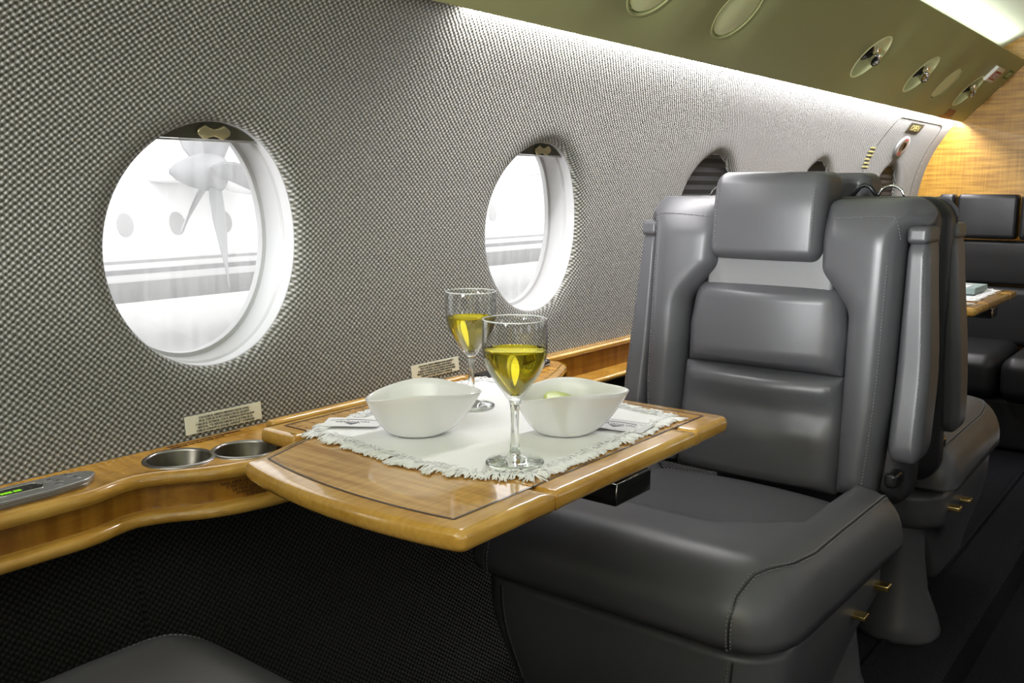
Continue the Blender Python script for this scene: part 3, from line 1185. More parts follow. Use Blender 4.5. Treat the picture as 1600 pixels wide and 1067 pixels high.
# top board: outline with the cup holes cut out through a constrained triangulation
out = [Vector((x, edge_y(x) + 0.012)) for x in xs_]
out += [Vector((1.585, 1.12)), Vector((1.588, 1.183))]
out += [Vector((x, 1.186)) for x in (1.3, 0.9, 0.5, 0.1, -0.6, XA)]
holes = []
P, E_ = list(out), [(i, (i + 1) % len(out)) for i in range(len(out))]
for (cx_, cy_, r) in CUPS:
    b = len(P)
    P += [Vector((cx_ + r * cos(2 * pi * k / 40), cy_ + r * sin(2 * pi * k / 40))) for k in range(40)]
    E_ += [(b + k, b + (k + 1) % 40) for k in range(40)]
vv, ee, ff, *_r = geometry.delaunay_2d_cdt(P, E_, [], 1, 1e-6)
V = [(p.x, p.y, ZL) for p in vv]
Fc = []
for f in ff:
    cx_ = sum(vv[i].x for i in f) / len(f)
    cy_ = sum(vv[i].y for i in f) / len(f)
    if any(hypot(cx_ - a, cy_ - b) < r for a, b, r in CUPS): continue
    Fc.append(list(f))
obj('top_board', V, Fc, MAT['wood_ledge'], ledge, smooth=False)


def sweep(prof, xs, path, name, m, parent, caps=False):
    """prof: (dy out of the edge towards the aisle (-), z) swept along path(x)"""
    V, Fc = [], []
    n = len(prof)
    for x in xs:
        e = 0.004
        d = (path(x + e) - path(x - e)) / (2 * e)
        nn = Vector((-d, 1)).normalized()
        for (o, z) in prof:
            V.append((x + nn.x * o, path(x) + nn.y * o, z))
    for i in range(len(xs) - 1):
        for k in range(n - 1):
            a = i * n + k
            Fc.append((a, a + 1, a + n + 1, a + n))
    return obj(name, V, Fc, m, parent)


def arcp(cy, cz, r, a0, a1, n=8):
    return [(cy + r * cos(radians(a0 + (a1 - a0) * k / n)), cz + r * sin(radians(a0 + (a1 - a0) * k / n))) for k in range(n + 1)]


nose = [(0.0125, ZL)] + arcp(0.010, ZL - 0.010, 0.010, 90, 270, 10) + [(0.014, ZL - 0.020)]
sweep(nose, xs_, edge_y, 'nosing', MAT['wood_edge'], ledge)
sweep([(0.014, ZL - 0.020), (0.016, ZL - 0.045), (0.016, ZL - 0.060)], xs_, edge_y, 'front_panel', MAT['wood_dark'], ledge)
sweep([(0.016, ZL - 0.052), (0.010, ZL - 0.053)] + arcp(0.008, ZL - 0.062, 0.009, 90, 270, 8) + [(0.03, ZL - 0.071), (0.10, ZL - 0.071)], xs_, edge_y, 'lower_moulding', MAT['wood_edge'], ledge)
# narrow section past the ledge end: top rail, panel, lower rail
xs2 = [1.575 + (3.9 - 1.575) * k / 12 for k in range(13)]
fl = lambda x: 1.150
sweep([(0.03, ZL + 0.004), (0.006, ZL + 0.004)] + arcp(0.006, ZL - 0.002, 0.006, 90, 270, 6) + [(0.010, ZL - 0.008)], xs2, fl, 'narrow_top_rail', MAT['wood_edge'], ledge)
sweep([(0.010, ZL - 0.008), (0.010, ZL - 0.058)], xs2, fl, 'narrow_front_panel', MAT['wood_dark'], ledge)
sweep([(0.010, ZL - 0.056), (-0.038, ZL - 0.058)] + arcp(-0.038, ZL - 0.065, 0.007, 90, 270, 6) + [(0.04, ZL - 0.072)], xs2, fl, 'narrow_lower_rail', MAT['wood_edge'], ledge)
# end cap of the wide section
V = [(1.572, 1.088, ZL), (1.590, 1.12, ZL), (1.590, 1.17, ZL), (1.572, 1.088, ZL - 0.071), (1.590, 1.12, ZL - 0.071), (1.590, 1.17, ZL - 0.071)]
obj('end_cap', V, [(0, 1, 4, 3), (1, 2, 5, 4)], MAT['wood_ledge'], ledge)
# raised rail along the wall behind the table
V, Fc = rbox((1.03, 1.0895, 0.6470), (0.215, 0.010, 0.0150), (0.004, 0.008, 0.008), 4)
obj('back_rail', V, Fc, MAT['wood_edge'], ledge)
for (cx_, cy_, r) in CUPS:
    V, Fc = lathe([(r - 0.003, ZL - 0.002), (r - 0.003, ZL + 0.0015), (r, ZL + 0.003), (r + 0.003, ZL + 0.001), (r + 0.003, ZL - 0.003)], (cx_, cy_, 0), 48)
    h = obj('cup_holder', V, Fc, MAT['steel'], ledge, label='steel rimmed cup holder')
    V, Fc = lathe([(r - 0.003, ZL), (r - 0.006, ZL - 0.012), (r - 0.022, ZL - 0.058), (0, ZL - 0.060)], (cx_, cy_, 0), 48)
    obj('liner', V, Fc, MAT['steel_dark'], h, angle=50)
# dark printed instructions
t5 = ['PARA ABRIR LA MESA LEVANTE LA TAPA', 'Y TIRE DE LA MESA HACIA ARRIBA', 'LA MESA DEBE IR PLEGADA', 'DURANTE DESPEGUE Y', 'ATERRIZAJE']
dxy = Vector((0.09, edge_y(0.80) - edge_y(0.71), 0)).normalized()
for k, line in enumerate(t5):
    p = Vector((0.745, edge_y(0.745) + 0.0135, ZL - 0.0285 - k * 0.0052))
    text_mesh('lettering', line, 0.0062, p + Vector((0, -0.0012, 0)), dxy, (0, 0, 1), MAT['ink_brown'], ledge, 'CENTER', 0.0003, 0.9)
text_mesh('lettering', 'CERRAR LA TAPA DURANTE EL RODAJE DESPEGUE Y', 0.0070, (0.700, 1.1690, ZL + 0.0004), (1, -0.012, 0), (0, 1, 0), MAT['ink_brown'], ledge, 'LEFT', 0.0002, 0.74)
text_mesh('lettering', 'ATERRIZAJE. NO USAR COMO APOYO', 0.0070, (0.700, 1.1600, ZL + 0.0004), (1, -0.012, 0), (0, 1, 0), MAT['ink_brown'], ledge, 'LEFT', 0.0002, 0.74)


def control(loc, ang, m_face, label, sc=1.0, digits=True):
    """boat shaped control panel, local x along the ledge; tip at +x"""
    t = thing('control_panel', label, 'control panel', loc, 'control panels on the side ledge', rotz=ang)
    o = smooth_poly([(-0.17, -0.027), (0.03, -0.027), (0.075, -0.020), (0.098, 0.003), (0.088, 0.018), (0.06, 0.026), (-0.17, 0.028)], [0.01, 0.03, 0.03, 0.012, 0.02, 0.02, 0.01], 5)
    o = [p * sc for p in o]
    V, Fc = prism(o, lambda a, b, h: (a, b, h), 0.005, 0.0105, 0.0015)
    obj('faceplate', V, Fc, m_face, t, local=True, angle=50)
    o2 = [Vector((p.x * 0.97, p.y * 0.93 - 0.002)) for p in o]
    V, Fc = prism(o2, lambda a, b, h: (a, b, h), 0.0, 0.005, 0.001)
    obj('base', V, Fc, MAT['steel'], t, local=True, angle=50)
    w = [(-0.026 * sc, -0.012 * sc), (0.024 * sc, -0.013 * sc), (0.031 * sc, 0.0), (0.024 * sc, 0.013 * sc), (-0.026 * sc, 0.014 * sc)]
    w = smooth_poly(w, 0.006 * sc, 5)
    V, Fc = prism(w, lambda a, b, h: (a, b, h), 0.0095, 0.0113, 0.0003)
    s = obj('display', V, Fc, MAT['black_gloss'], t, local=True, smooth=False)
    V, Fc = tube([(p.x, p.y, 0.0112) for p in resample(w, 0.006)], 0.0009, 6, closed=True)
    obj('display_frame', V, Fc, MAT['chrome'], s, local=True)
    if digits:
        mb = MB()
        for k, xx in enumerate((-0.0185, -0.0140, -0.0095, -0.0035, 0.0010)):
            for yy in (-0.0045, -0.001):
                mb.add(*box((xx, yy, 0.0116), (0.0019, 0.0009, 0.0003)))
        mb.build('digits', MAT['lcd'], s, local=True, smooth=False)
    for (bx, by) in ((0.041, 0.010), (0.047, -0.001), (0.041, -0.012), (0.064, 0.013), (0.068, -0.003)):
        V, Fc = lathe([(0, 0.0012), (0.0042, 0.001), (0.0052, 0.0), (0.0058, 0.0), (0.0062, 0.0008), (0.0068, 0)], (bx * sc, by * sc, 0.0105), 20)
        b_ = obj('button', V, Fc, MAT['ctrl'], t, local=True)
        V, Fc = box((bx * sc, by * sc, 0.0118), (0.0022, 0.0008, 0.0002))
        obj('mark', V, Fc, MAT['ink'], b_, local=True, smooth=False)
    return t


control((0.468, 1.110, ZL), -0.01, MAT['ctrl'], 'silver control panel with green digits on the near end of the ledge')
control((1.475, 1.122, ZL), 0.0, MAT['black_gloss'], 'dark control panel on the ledge behind the front wine glass', 0.85, False)

# ------------------------------------------------------------------ tables
ZT = 0.66


def make_table(label):
    t = thing('folding_table', label, 'table', (0.95, 1.0, ZT - 0.024), 'fold out maple tables')
    G = 0.0012
    th = 0.024

    def near_x(y):                               # bowed near end
        u = (y - 0.575) / (0.947 - 0.575)
        return 0.654 + 0.016 * u - 0.030 * (1 - (2 * u - 1) ** 2) * 0.75
    nb = 14
    def leaf(name, pts, rads):
        o = smooth_poly(pts, rads, 6)
        V, Fc = prism(resample(o, 0.02), lambda a, b, h: (a, b, ZT + h), -th, 0.0, 0.009)
        return obj(name, V, Fc, MAT['wood_edge'], t, angle=60)
    bow = [(near_x(0.575 + (0.950 - 0.575) * k / nb), 0.575 + (0.950 - 0.575) * k / nb) for k in range(nb + 1)]
    leafs = []
    leafs.append(leaf('near_leaf', bow + [(0.805, 0.990), (0.812 - G, 0.98), (0.812 - G, 0.575)], [0.022] + [0.0] * (nb - 1) + [0.012, 0.006, 0, 0]))
    leafs.append(leaf('middle_leaf', [(0.812 + G, 0.575), (1.150 - G, 0.575), (1.150 - G, 0.994), (0.812 + G, 0.994)], 0))
    leafs.append(leaf('far_leaf', [(1.150 + G, 0.575), (1.264, 0.575), (1.264, 0.994), (1.150 + G, 0.994)], [0, 0.02, 0.006, 0]))
    leafs.append(leaf('wall_leaf', [(0.787, 0.998), (1.264, 0.998), (1.264, 1.074), (0.787, 1.074)], [0.004, 0.006, 0.01, 0.006]))
    # veneer fields set inside a dark inlay line
    def field(pts, rads=0.0):
        o = resample(smooth_poly(pts, rads, 4) if rads else [Vector(p) for p in pts], 0.02)
        V, Fc = prism(o, lambda a, b, h: (a, b, ZT + h), -0.002, 0.0004)
        obj('veneer_field', V, Fc, MAT['wood_table'], t, smooth=False)
    def line(a, b, w=0.0030):
        a, b = Vector(a), Vector(b)
        d = (b - a).normalized()
        n = Vector((-d.y, d.x)) * w * 0.5
        V, Fc = prism([a + n, b + n, b - n, a - n], lambda p, q, h: (p, q, ZT + h), -0.002, 0.0007)
        return V, Fc
    ins = 0.030
    bow2 = [(near_x(0.608 + (0.935 - 0.608) * k / nb) + ins, 0.608 + (0.935 - 0.608) * k / nb) for k in range(nb + 1)]
    field(bow2 + [(0.810, 0.975), (0.810, 0.608)])
    field([(0.8135, 0.608), (1.1485, 0.608), (1.1485, 0.990), (0.8135, 0.990)])
    field([(1.1515, 0.608), (1.236, 0.608), (1.236, 0.990), (1.1515, 0.990)])
    field([(0.815, 1.000), (1.236, 1.000), (1.236, 1.052), (0.815, 1.052)])
    mb = MB()
    path = bow2[::-1]
    for i in range(len(path) - 1): mb.add(*line(path[i], path[i + 1]))
    mb.add(*line((path[-1][0], path[-1][1]), (0.810, 0.608)))
    mb.add(*line(path[0], (0.810, 0.975)))
    for (a, b) in (((0.8135, 0.608), (1.1485, 0.608)), ((1.1515, 0.608), (1.236, 0.608)), ((1.236, 0.608), (1.236, 0.990)),
                   ((1.236, 1.0), (1.236, 1.052)), ((1.236, 1.052), (0.815, 1.052)), ((0.815, 1.052), (0.815, 1.000))):
        mb.add(*line(a, b))
    mb.build('inlay_line', MAT['inlay'], t, smooth=False)
    # slide housing under the middle, chrome edged
    V, Fc = rbox((1.012, 0.660, ZT - 0.049), (0.044, 0.068, 0.015), 0.002, 2)
    s = obj('slide_housing', V, Fc, MAT['black_gloss'], t)
    x0, x1, y0, z1, z0 = 0.968, 1.056, 0.592, ZT - 0.034, ZT - 0.062
    V, Fc = tube([(x0, y0, z0), (x0, y0, z1), (x1, y0, z1)], 0.0016, 6)
    obj('chrome_edge', V, Fc, MAT['chrome'], s)
    V, Fc = tube([(x0, 0.72, z1), (x0, y0, z1)], 0.0012, 6)
    obj('chrome_edge', V, Fc, MAT['chrome'], s)
    V, Fc = tube([(x1, 0.72, z1), (x1, y0, z1)], 0.0012, 6)
    obj('chrome_edge', V, Fc, MAT['chrome'], s)
    V, Fc = rbox((1.012, 0.690, ZT - 0.029), (0.034, 0.035, 0.006), 0.001, 1)
    obj('slide_bracket', V, Fc, MAT['black'], t)
    V, Fc = rbox((1.02, 0.90, ZT - 0.040), (0.10, 0.085, 0.015), 0.004, 2)
    obj('support_arm', V, Fc, MAT['black'], t)
    return t


table = make_table('glossy maple fold out table in front of the nearest leather seat')

# ------------------------------------------------------------------ placemat with fringe
RND = random.Random(4)
MATC = [(0.814, 0.982), (0.795, 0.81), (0.797, 0.700), (0.846, 0.630), (1.188, 0.638), (1.208, 0.800), (1.225, 1.030)]     # woven field


def cloth_h(x, y, e):
    h = 0.0013 * noise.noise(Vector((x * 11, y * 7, 0.3))) + 0.0007 * noise.noise(Vector((x * 30, y * 9, 4.0)))
    return h + 0.0014


def make_placemat(label):
    t = thing('placemat', label, 'placemat', (1.02, 0.82, ZT), 'fringed white placemats')
    V, Fc = puff(MATC, 0.001, 0.004, lambda a, b, h: (a, b, ZT + 0.0012 + max(0.0008, h)), lambda a, b, e: cloth_h(a, b, e) * e, step=0.012, rings=2, rh=0.001, back=False)
    obj('cloth', V, Fc, MAT['cloth'], t)
    mb = MB()
    cen = Vector((1.02, 0.82))
    for i in range(len(MATC)):
        a, b = Vector(MATC[i]), Vector(MATC[(i + 1) % len(MATC)])
        d = (b - a)
        L = d.length
        d.normalize()
        n = Vector((d.y, -d.x))
        if n.dot(a - cen) < 0: n = -n
        cnt = int(L / 0.0011)
        for k in range(cnt):
            s = (k + RND.random()) / cnt
            tuft = noise.noise(Vector((s * L * 60, i * 7.3, 0)))
            p = a + d * (s * L) - n * 0.002
            ln = 0.018 + 0.018 * tuft + 0.006 * RND.random()
            skew = 0.5 * noise.noise(Vector((s * L * 40, i * 3.1, 5))) + RND.uniform(-0.25, 0.25)
            dirv = (n + d * skew).normalized()
            lift = 0.0008 + 0.0055 * max(0, noise.noise(Vector((s * L * 55, i, 9))) + 0.25) * RND.random()
            pts, rr = [], []
            curl = RND.uniform(-0.5, 0.5)
            for q in range(5):
                u = q / 4
                dd = dirv + Vector((-dirv.y, dirv.x)) * curl * u * 0.6
                xy = p + dd * ln * u
                on_top = 0.575 < xy.y and xy.x > 0.64
                zz = ZT + 0.0025 + lift * sin(pi * min(1, u * 0.9))
                pts.append((xy.x, xy.y, zz))
                rr.append(0.0017 * (1 - 0.40 * u))
            mb.add(*tube(pts, rr, 4))
    mb.build('fringe', MAT['cloth'], t, kind='stuff')
    # short curled strands lying over the seam between cloth and fringe
    mb = MB()
    for i in range(len(MATC)):
        a, b = Vector(MATC[i]), Vector(MATC[(i + 1) % len(MATC)])
        n = int((b - a).length / 0.006)
        for k in range(n):
            s = (k + RND.random()) / n
            p = a.lerp(b, s)
            an = RND.uniform(0, 2 * pi)
            r = RND.uniform(0.003, 0.008)
            pts = [(p.x + r * cos(an + q * 1.1) + RND.uniform(-.003, .003), p.y + r * sin(an + q * 1.1) + RND.uniform(-.003, .003), ZT + 0.004 + 0.0035 * sin(q * 0.8)) for q in range(5)]
            mb.add(*tube(pts, 0.0009, 4))
    mb.build('knotted_edge', MAT['cloth'], t, kind='stuff')
    return t


placemat = make_placemat('white linen placemat with shaggy fringe on the nearest maple table')


def card(loc, ang, m, label, w, h, pts=None):
    t = thing('paper_card', label, 'card', loc, 'printed cards on the placemat', rotz=ang)
    o = pts or [(-w, -h), (w, -h), (w, h), (-w, h)]
    V, Fc = prism(smooth_poly(o, 0.004, 3), lambda a, b, z: (a, b, z), 0.0, 0.0008)
    obj('sheet', V, Fc, m, t, smooth=False, local=True)
    z = 0.0012
    def prt(poly, m_, name):
        V, Fc = prism(poly, lambda a, b, q: (a, b, q), 0.0006, z)
        obj(name, V, Fc, m_, t, smooth=False, local=True)
    # a sweeping wing line over the word, a triangle under it
    arc_ = [(-0.034 + 0.068 * k / 12, 0.0075 + 0.006 * sin(pi * k / 12)) for k in range(13)]
    arc2 = [(x, y - 0.0008 - 0.0012 * sin(pi * k / 12)) for k, (x, y) in enumerate(arc_)][::-1]
    prt(arc_ + arc2, MAT['ink_grey'], 'wing_mark')
    prt([(-0.011, -0.0055), (0.011, -0.0055), (0.0, -0.0165)], MAT['ink_grey'], 'triangle_mark')
    return t


c1 = card((1.092, 0.668, ZT + 0.0062), -pi / 2 + 0.16, MAT['paper'], 'grey translucent card with winged triangle emblem at the aisle end of the placemat', 0.047, 0.028)
text_mesh('lettering', 'AERONAVAL', 0.0105, (0, -0.003, 0.0008), (1, 0, 0), (0, 1, 0), MAT['ink_grey'], c1, 'CENTER', 0.0003, 0.95, local=True)
c2 = card((0.872, 0.972, ZT + 0.0062), -0.95, MAT['paper_white'], 'white folded card with winged emblem at the wall corner of the placemat', 0.040, 0.024)
text_mesh('lettering', 'AERONAVAL', 0.0090, (0, -0.003, 0.0008), (1, 0, 0), (0, 1, 0), MAT['ink_grey'], c2, 'CENTER', 0.0003, 0.95, local=True)

# ------------------------------------------------------------------ bowls
def make_bowl(loc, rot, label, sc=1.0):
    t = thing('porcelain_bowl', label, 'bowl', loc, 'white leaf shaped bowls on the placemat', rotz=rot)
    N = 72

    def rim(th):
        # leaf plan pointed at th=0, saddle shaped rim with low ends
        tip = max(0, cos(th)) ** 13
        r = 1 / sqrt((cos(th) / 0.0700) ** 2 + (sin(th) / 0.0610) ** 2) + 0.019 * tip
        return r * cos(th), r * sin(th), 0.0575 + 0.0045 * cos(th) - 0.0050 * cos(2 * th)

    def ring(f, off=0.0, dz=0.0):
        pts = []
        for k in range(N):
            th = 2 * pi * k / N
            x, y, z = rim(th)
            g = f ** 0.55
            bx, by = cos(th) * 0.0325, sin(th) * 0.0300
            gx, gy = bx + (x - bx) * g, by + (y - by) * g
            L = hypot(gx, gy)
            k_ = (L - off) / L
            pts.append(((gx * k_) * sc, (gy * k_) * sc, (z * f + dz) * sc))
        return pts
    V, Fc, rows = [], [], []
    fs = [0.0, 0.008, 0.025, 0.05, 0.09, 0.15, 0.22, 0.30, 0.40, 0.50, 0.62, 0.75, 0.88, 1.0]
    lv = [ring(f) for f in fs]
    lv.append(ring(1.0, 0.0012, 0.0012))
    lv.append(ring(1.0, 0.0030, 0.0006))
    for f in fs[::-1][1:]:
        lv.append(ring(f, 0.0042, 0.0040 * (1 - f)))
    for r in lv:
        rows.append(list(range(len(V), len(V) + N)))
        V += r
    for A, B in zip(rows[:-1], rows[1:]):
        for k in range(N): Fc.append((A[k], A[(k + 1) % N], B[(k + 1) % N], B[k]))
    Fc.append(rows[0][::-1])
    Fc.append(rows[-1])
    obj('bowl_body', V, Fc, MAT['porcelain'], t, local=True)
    return t


TOP = ZT + 0.0046
VR = atan2(-0.60, 0.80)
make_bowl((0.894, 0.867, TOP), -0.88, 'empty white leaf shaped bowl, the left one of the two on the placemat')
make_bowl((1.022, 0.710, TOP), -0.84, 'white leaf shaped bowl holding a lime slice, behind the front wine glass')
t = thing('lime_slice', 'pale green lime slice lying in the right hand bowl', 'lime', (1.036, 0.722, TOP + 0.037))
V, Fc = lathe([(0, 0.003), (0.024, 0.0035), (0.028, 0.002), (0.0285, 0.0), (0.028, -0.003), (0, -0.003)], (1.036, 0.722, TOP + 0.037), 32,
              (Vector((1, 0, 0)), Vector((0, 0.94, 0.34)), Vector((0, -0.34, 0.94))))
obj('flesh', V, Fc, MAT['lime'], t)

# ------------------------------------------------------------------ wine glasses
def make_glass(loc, label, wz, hs=0.958):
    t = thing('wine_glass', label, 'wine glass', loc, 'glasses of white wine')
    outer = [(0.0, 0.0), (0.034, 0.0), (0.0358, 0.0012), (0.0355, 0.0026), (0.028, 0.0040), (0.016, 0.0062), (0.009, 0.0095), (0.0062, 0.016), (0.0050, 0.030),
             (0.0046, 0.050), (0.0050, 0.066), (0.0062, 0.076), (0.0090, 0.0835), (0.0145, 0.0925), (0.0210, 0.1015), (0.0275, 0.1115), (0.0330, 0.1215), (0.0368, 0.1315),
             (0.0389, 0.1415), (0.0396, 0.1500), (0.0396, 0.1600), (0.0392, 0.1720), (0.0387, 0.1840)]
    inner = [(0.0384, 0.1849), (0.0379, 0.1842), (0.0382, 0.1720), (0.0386, 0.1600), (0.0386, 0.1500), (0.0379, 0.1415), (0.0357, 0.1320), (0.0319, 0.1225), (0.0264, 0.1128),
             (0.0200, 0.1032), (0.0135, 0.0945), (0.0075, 0.0885), (0.0, 0.0865)]
    outer = [(r, z * hs) for r, z in outer]
    inner = [(r, z * hs) for r, z in inner]
    wz *= hs
    V, Fc = lathe([p for p in outer if p[1] < 0.0830 * hs] + [(0.0078, 0.0826 * hs), (0.0, 0.0850 * hs)], loc, 64)
    obj('stem', V, Fc, MAT['glass'], t)
    V, Fc = lathe([(0.0, 0.0852 * hs), (0.0080, 0.0828 * hs)] + [p for p in outer if p[1] >= 0.0830 * hs] + inner, loc, 64)
    obj('bowl', V, Fc, MAT['thin_glass'], t)
    V, Fc = lathe([(0.0382 + 0.0009 * cos(2 * pi * k / 8), 0.1848 * hs + 0.0009 * sin(2 * pi * k / 8)) for k in range(8)], loc, 64, closed=True)
    obj('rim', V, Fc, MAT['rim_glass'], t)
    inn = [(r, z) for (r, z) in inner[::-1]]
    prof = []
    for (r, z) in inn:
        if z < wz: prof.append((max(0, r - 0.0002) if r > 0 else 0, z + 0.0002))
    # level of the wine
    for i in range(len(inn) - 1):
        if inn[i][1] < wz <= inn[i + 1][1]:
            f = (wz - inn[i][1]) / (inn[i + 1][1] - inn[i][1])
            rr = inn[i][0] + f * (inn[i + 1][0] - inn[i][0])
    prof += [(rr - 0.0002, wz), (rr - 0.002, wz - 0.0006), (0, wz - 0.0008)]
    V, Fc = lathe(prof, loc, 64)
    obj('wine', V, Fc, MAT['wine'], t, label='pale yellow white wine', angle=40)
    return t


make_glass((0.862, 0.672, TOP), 'front wine glass of white wine at the aisle edge of the placemat', 0.1465)
make_glass((1.060, 0.911, TOP), 'rear wine glass of white wine near the wall, partly behind the front glass', 0.1440)

# ------------------------------------------------------------------ leather seats (local: x forward, y towards the aisle, z up)
def tilt(p):
    """lean of the backrest"""
    return Vector((p[0] - 0.085 * max(0.0, p[2] - 0.44), p[1], p[2]))


def stitch(parent, host, pts, off=0.0012, r=0.0011, step=0.006, dash=0.6, name='stitching'):
    """dashed thread laid on the surface of host along pts (local coords)"""
    bv = BVHTree.FromPolygons([v.co for v in host.data.vertices], [list(p.vertices) for p in host.data.polygons])
    P = [Vector(p) for p in pts]
    cum = [0.0]
    for a, b in zip(P[:-1], P[1:]): cum.append(cum[-1] + (b - a).length)

    def at(s):
        for i in range(len(P) - 1):
            if s <= cum[i + 1] or i == len(P) - 2:
                f = (s - cum[i]) / max(1e-9, cum[i + 1] - cum[i])
                return P[i].lerp(P[i + 1], min(1, max(0, f)))
    mb = MB()
    n = int(cum[-1] / step)
    for k in range(n):
        q = []
        for s in (k * step, k * step + step * dash * 0.5, k * step + step * dash):
            loc, nrm, _, _ = bv.find_nearest(at(s))
            q.append(loc + nrm * off * 0.5)
        mb.add(*tube(q, r, 4))
    return mb.build(name, MAT['thread'], parent, local=True, kind='stuff')


def crease(parent, host, pts, r=0.0022, n=40, name='seam', m='leather_dark', off=0.0):
    bv = BVHTree.FromPolygons([v.co for v in host.data.vertices], [list(p.vertices) for p in host.data.polygons])
    P = [Vector(p) for p in pts]
    cum = [0.0]
    for a, b in zip(P[:-1], P[1:]): cum.append(cum[-1] + (b - a).length)
    q = []
    for k in range(n + 1):
        s = cum[-1] * k / n
        i = 0
        while i < len(P) - 2 and s > cum[i + 1]: i += 1
        f = (s - cum[i]) / max(1e-9, cum[i + 1] - cum[i])
        loc, nrm, _, _ = bv.find_nearest(P[i].lerp(P[i + 1], f))
        q.append(loc + nrm * off)
    V, Fc = tube(q, r, 6)
    return obj(name, V, Fc, MAT[m], parent, local=True)


def make_seat(label):
    t = thing('leather_seat', label, 'seat', (0, 0, 0), 'black leather cabin seats')
    L = MAT['leather']
    D = MAT['leather_dark']
    # back shell
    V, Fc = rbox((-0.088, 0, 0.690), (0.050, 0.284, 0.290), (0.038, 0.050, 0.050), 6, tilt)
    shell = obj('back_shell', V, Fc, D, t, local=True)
    # side bolsters: outline in (y, z)
    for s in (-1, 1):
        o = [(0.102, 0.974), (0.106, 0.842), (0.136, 0.806), (0.163, 0.770), (0.168, 0.430), (0.236, 0.430), (0.250, 0.60), (0.252, 0.920), (0.283, 0.926), (0.287, 0.955), (0.262, 0.980)]
        rd = [0.018, 0.04, 0.05, 0.05, 0.01, 0.012, 0.05, 0.014, 0.012, 0.02, 0.03]
        o = [(s * a, b) for a, b in o]

        def hf(a, b, e, s=s):
            return 0.010 * sstep(0.10, 0.22, abs(a)) * e - 0.030 * sstep(0.90, 0.985, b) - 0.034 * sstep(0.235, 0.285, abs(a))
        V, Fc = puff(o, 0.085, 0.030, lambda a, b, h: tilt((h + 0.026, a, b)), hf, step=0.016, rad=rd, rings=7, rh=0.034)
        bol = obj('side_bolster', V, Fc, L, t, local=True)
        pts = [tilt((0.04, s * (0.112 + 0.006), 0.955)), tilt((0.04, s * 0.20, 0.957)), tilt((0.02, s * 0.235, 0.945)), tilt((0.01, s * 0.250, 0.90))]
        stitch(bol, bol, pts)
        stitch(bol, bol, [tilt((0.03, s * 0.232, 0.86)), tilt((0.03, s * 0.232, 0.65)), tilt((0.03, s * 0.222, 0.44))])
        # folded arm pad outside the bolster
        def af(p):
            z = p[2]
            k = 1 - 0.35 * sstep(0.62, 0.93, z)
            q = Vector((p[0], p[1], z))
            q.x = -0.012 + (p[0] + 0.012) * (0.70 + 0.30 * k) + 0.016 * (1 - sstep(0.50, 0.70, z))
            q.y = s * (0.253 + (abs(p[1]) - 0.253) * k)
            return tilt(q)
        V, Fc = rbox((-0.052, s * 0.281, 0.706), (0.050, 0.029, 0.202), (0.026, 0.016, 0.036), 5, af)
        arm = obj('arm_pad', V, Fc, L, t, local=True)
        ys = s * 0.298
        stitch(arm, arm, [af((0.0, ys, z)) for z in (0.90, 0.80, 0.70, 0.60, 0.54, 0.52)])
        V, Fc = rbox((-0.040, s * 0.271, 0.913), (0.041, 0.019, 0.016), (0.014, 0.008, 0.009), 4, tilt)
        obj('arm_pivot', V, Fc, L, t, local=True)
    # channel behind the headrest
    V, Fc = rbox((-0.030, 0, 0.845), (0.030, 0.128, 0.070), 0.008, 3, tilt)
    obj('headrest_channel', V, Fc, MAT['leather_panel'], t, local=True, label='grey leather panel below the headrest')
    # headrest
    def hfn(p):
        q = Vector(p)
        f = sstep(-0.06, 0.03, q.x)
        q.x += f * (0.010 * (1 - (q.y / 0.125) ** 2) - 0.35 * max(0, q.z - 0.96) ** 1.2)
        return tilt(q)
    V, Fc = rbox((-0.036, -0.008, 0.942), (0.060, 0.114, 0.085), (0.030, 0.022, 0.024), 6, hfn)
    hr = obj('headrest', V, Fc, L, t, local=True)
    for s in (-1, 1):
        stitch(hr, hr, [tilt((0.03, s * 0.100 - 0.008, z)) for z in (0.885, 0.92, 0.96, 1.00)])
    # lumbar cushion, upper and lower
    o = [(-0.160, 0.6455), (0.160, 0.6455), (0.162, 0.72), (0.150, 0.812), (-0.150, 0.812), (-0.162, 0.72)]
    V, Fc = puff(o, 0.06, 0.020, lambda a, b, h: tilt((h + 0.004, a, b)), lambda a, b, e: 0.026 * e * (1 - (a / 0.17) ** 2), step=0.018, rad=[0.004, 0.004, 0.03, 0.04, 0.04, 0.03], rings=6, rh=0.018)
    up = obj('upper_back_cushion', V, Fc, L, t, local=True)
    o = [(-0.169, 0.420), (0.169, 0.420), (0.168, 0.55), (0.163, 0.6455), (-0.163, 0.6455), (-0.168, 0.55)]
    V, Fc = puff(o, 0.06, 0.018, lambda a, b, h: tilt((h + 0.006, a, b)),
                 lambda a, b, e: e * (0.030 * (1 - (a / 0.18) ** 2) - 0.016 * math.exp(-((b - 0.575) / 0.03) ** 2) * (1 - (a / 0.2) ** 2)
                                      + 0.0020 * noise.noise(Vector((a * 16, b * 30, 2)))), step=0.014, rad=[0.01, 0.01, 0.02, 0.004, 0.004, 0.02], rings=6, rh=0.017)
    lo = obj('lower_back_cushion', V, Fc, L, t, local=True)
    # seat cushion with raised bolsters round a sunk pan
    def pan(a, b):
        fx = sstep(0.385, 0.345, a + 0.7 * max(0, abs(b) - 0.10))
        fy = sstep(0.218, 0.186, abs(b))
        return fx * fy
    o = [(0.555, -0.290), (0.555, 0.290), (-0.020, 0.300), (-0.020, -0.300)]
    def mapc(a, b, h):
        z = 0.470 + h
        k = (0.470 - z)
        x = a
        return (x, b, z)
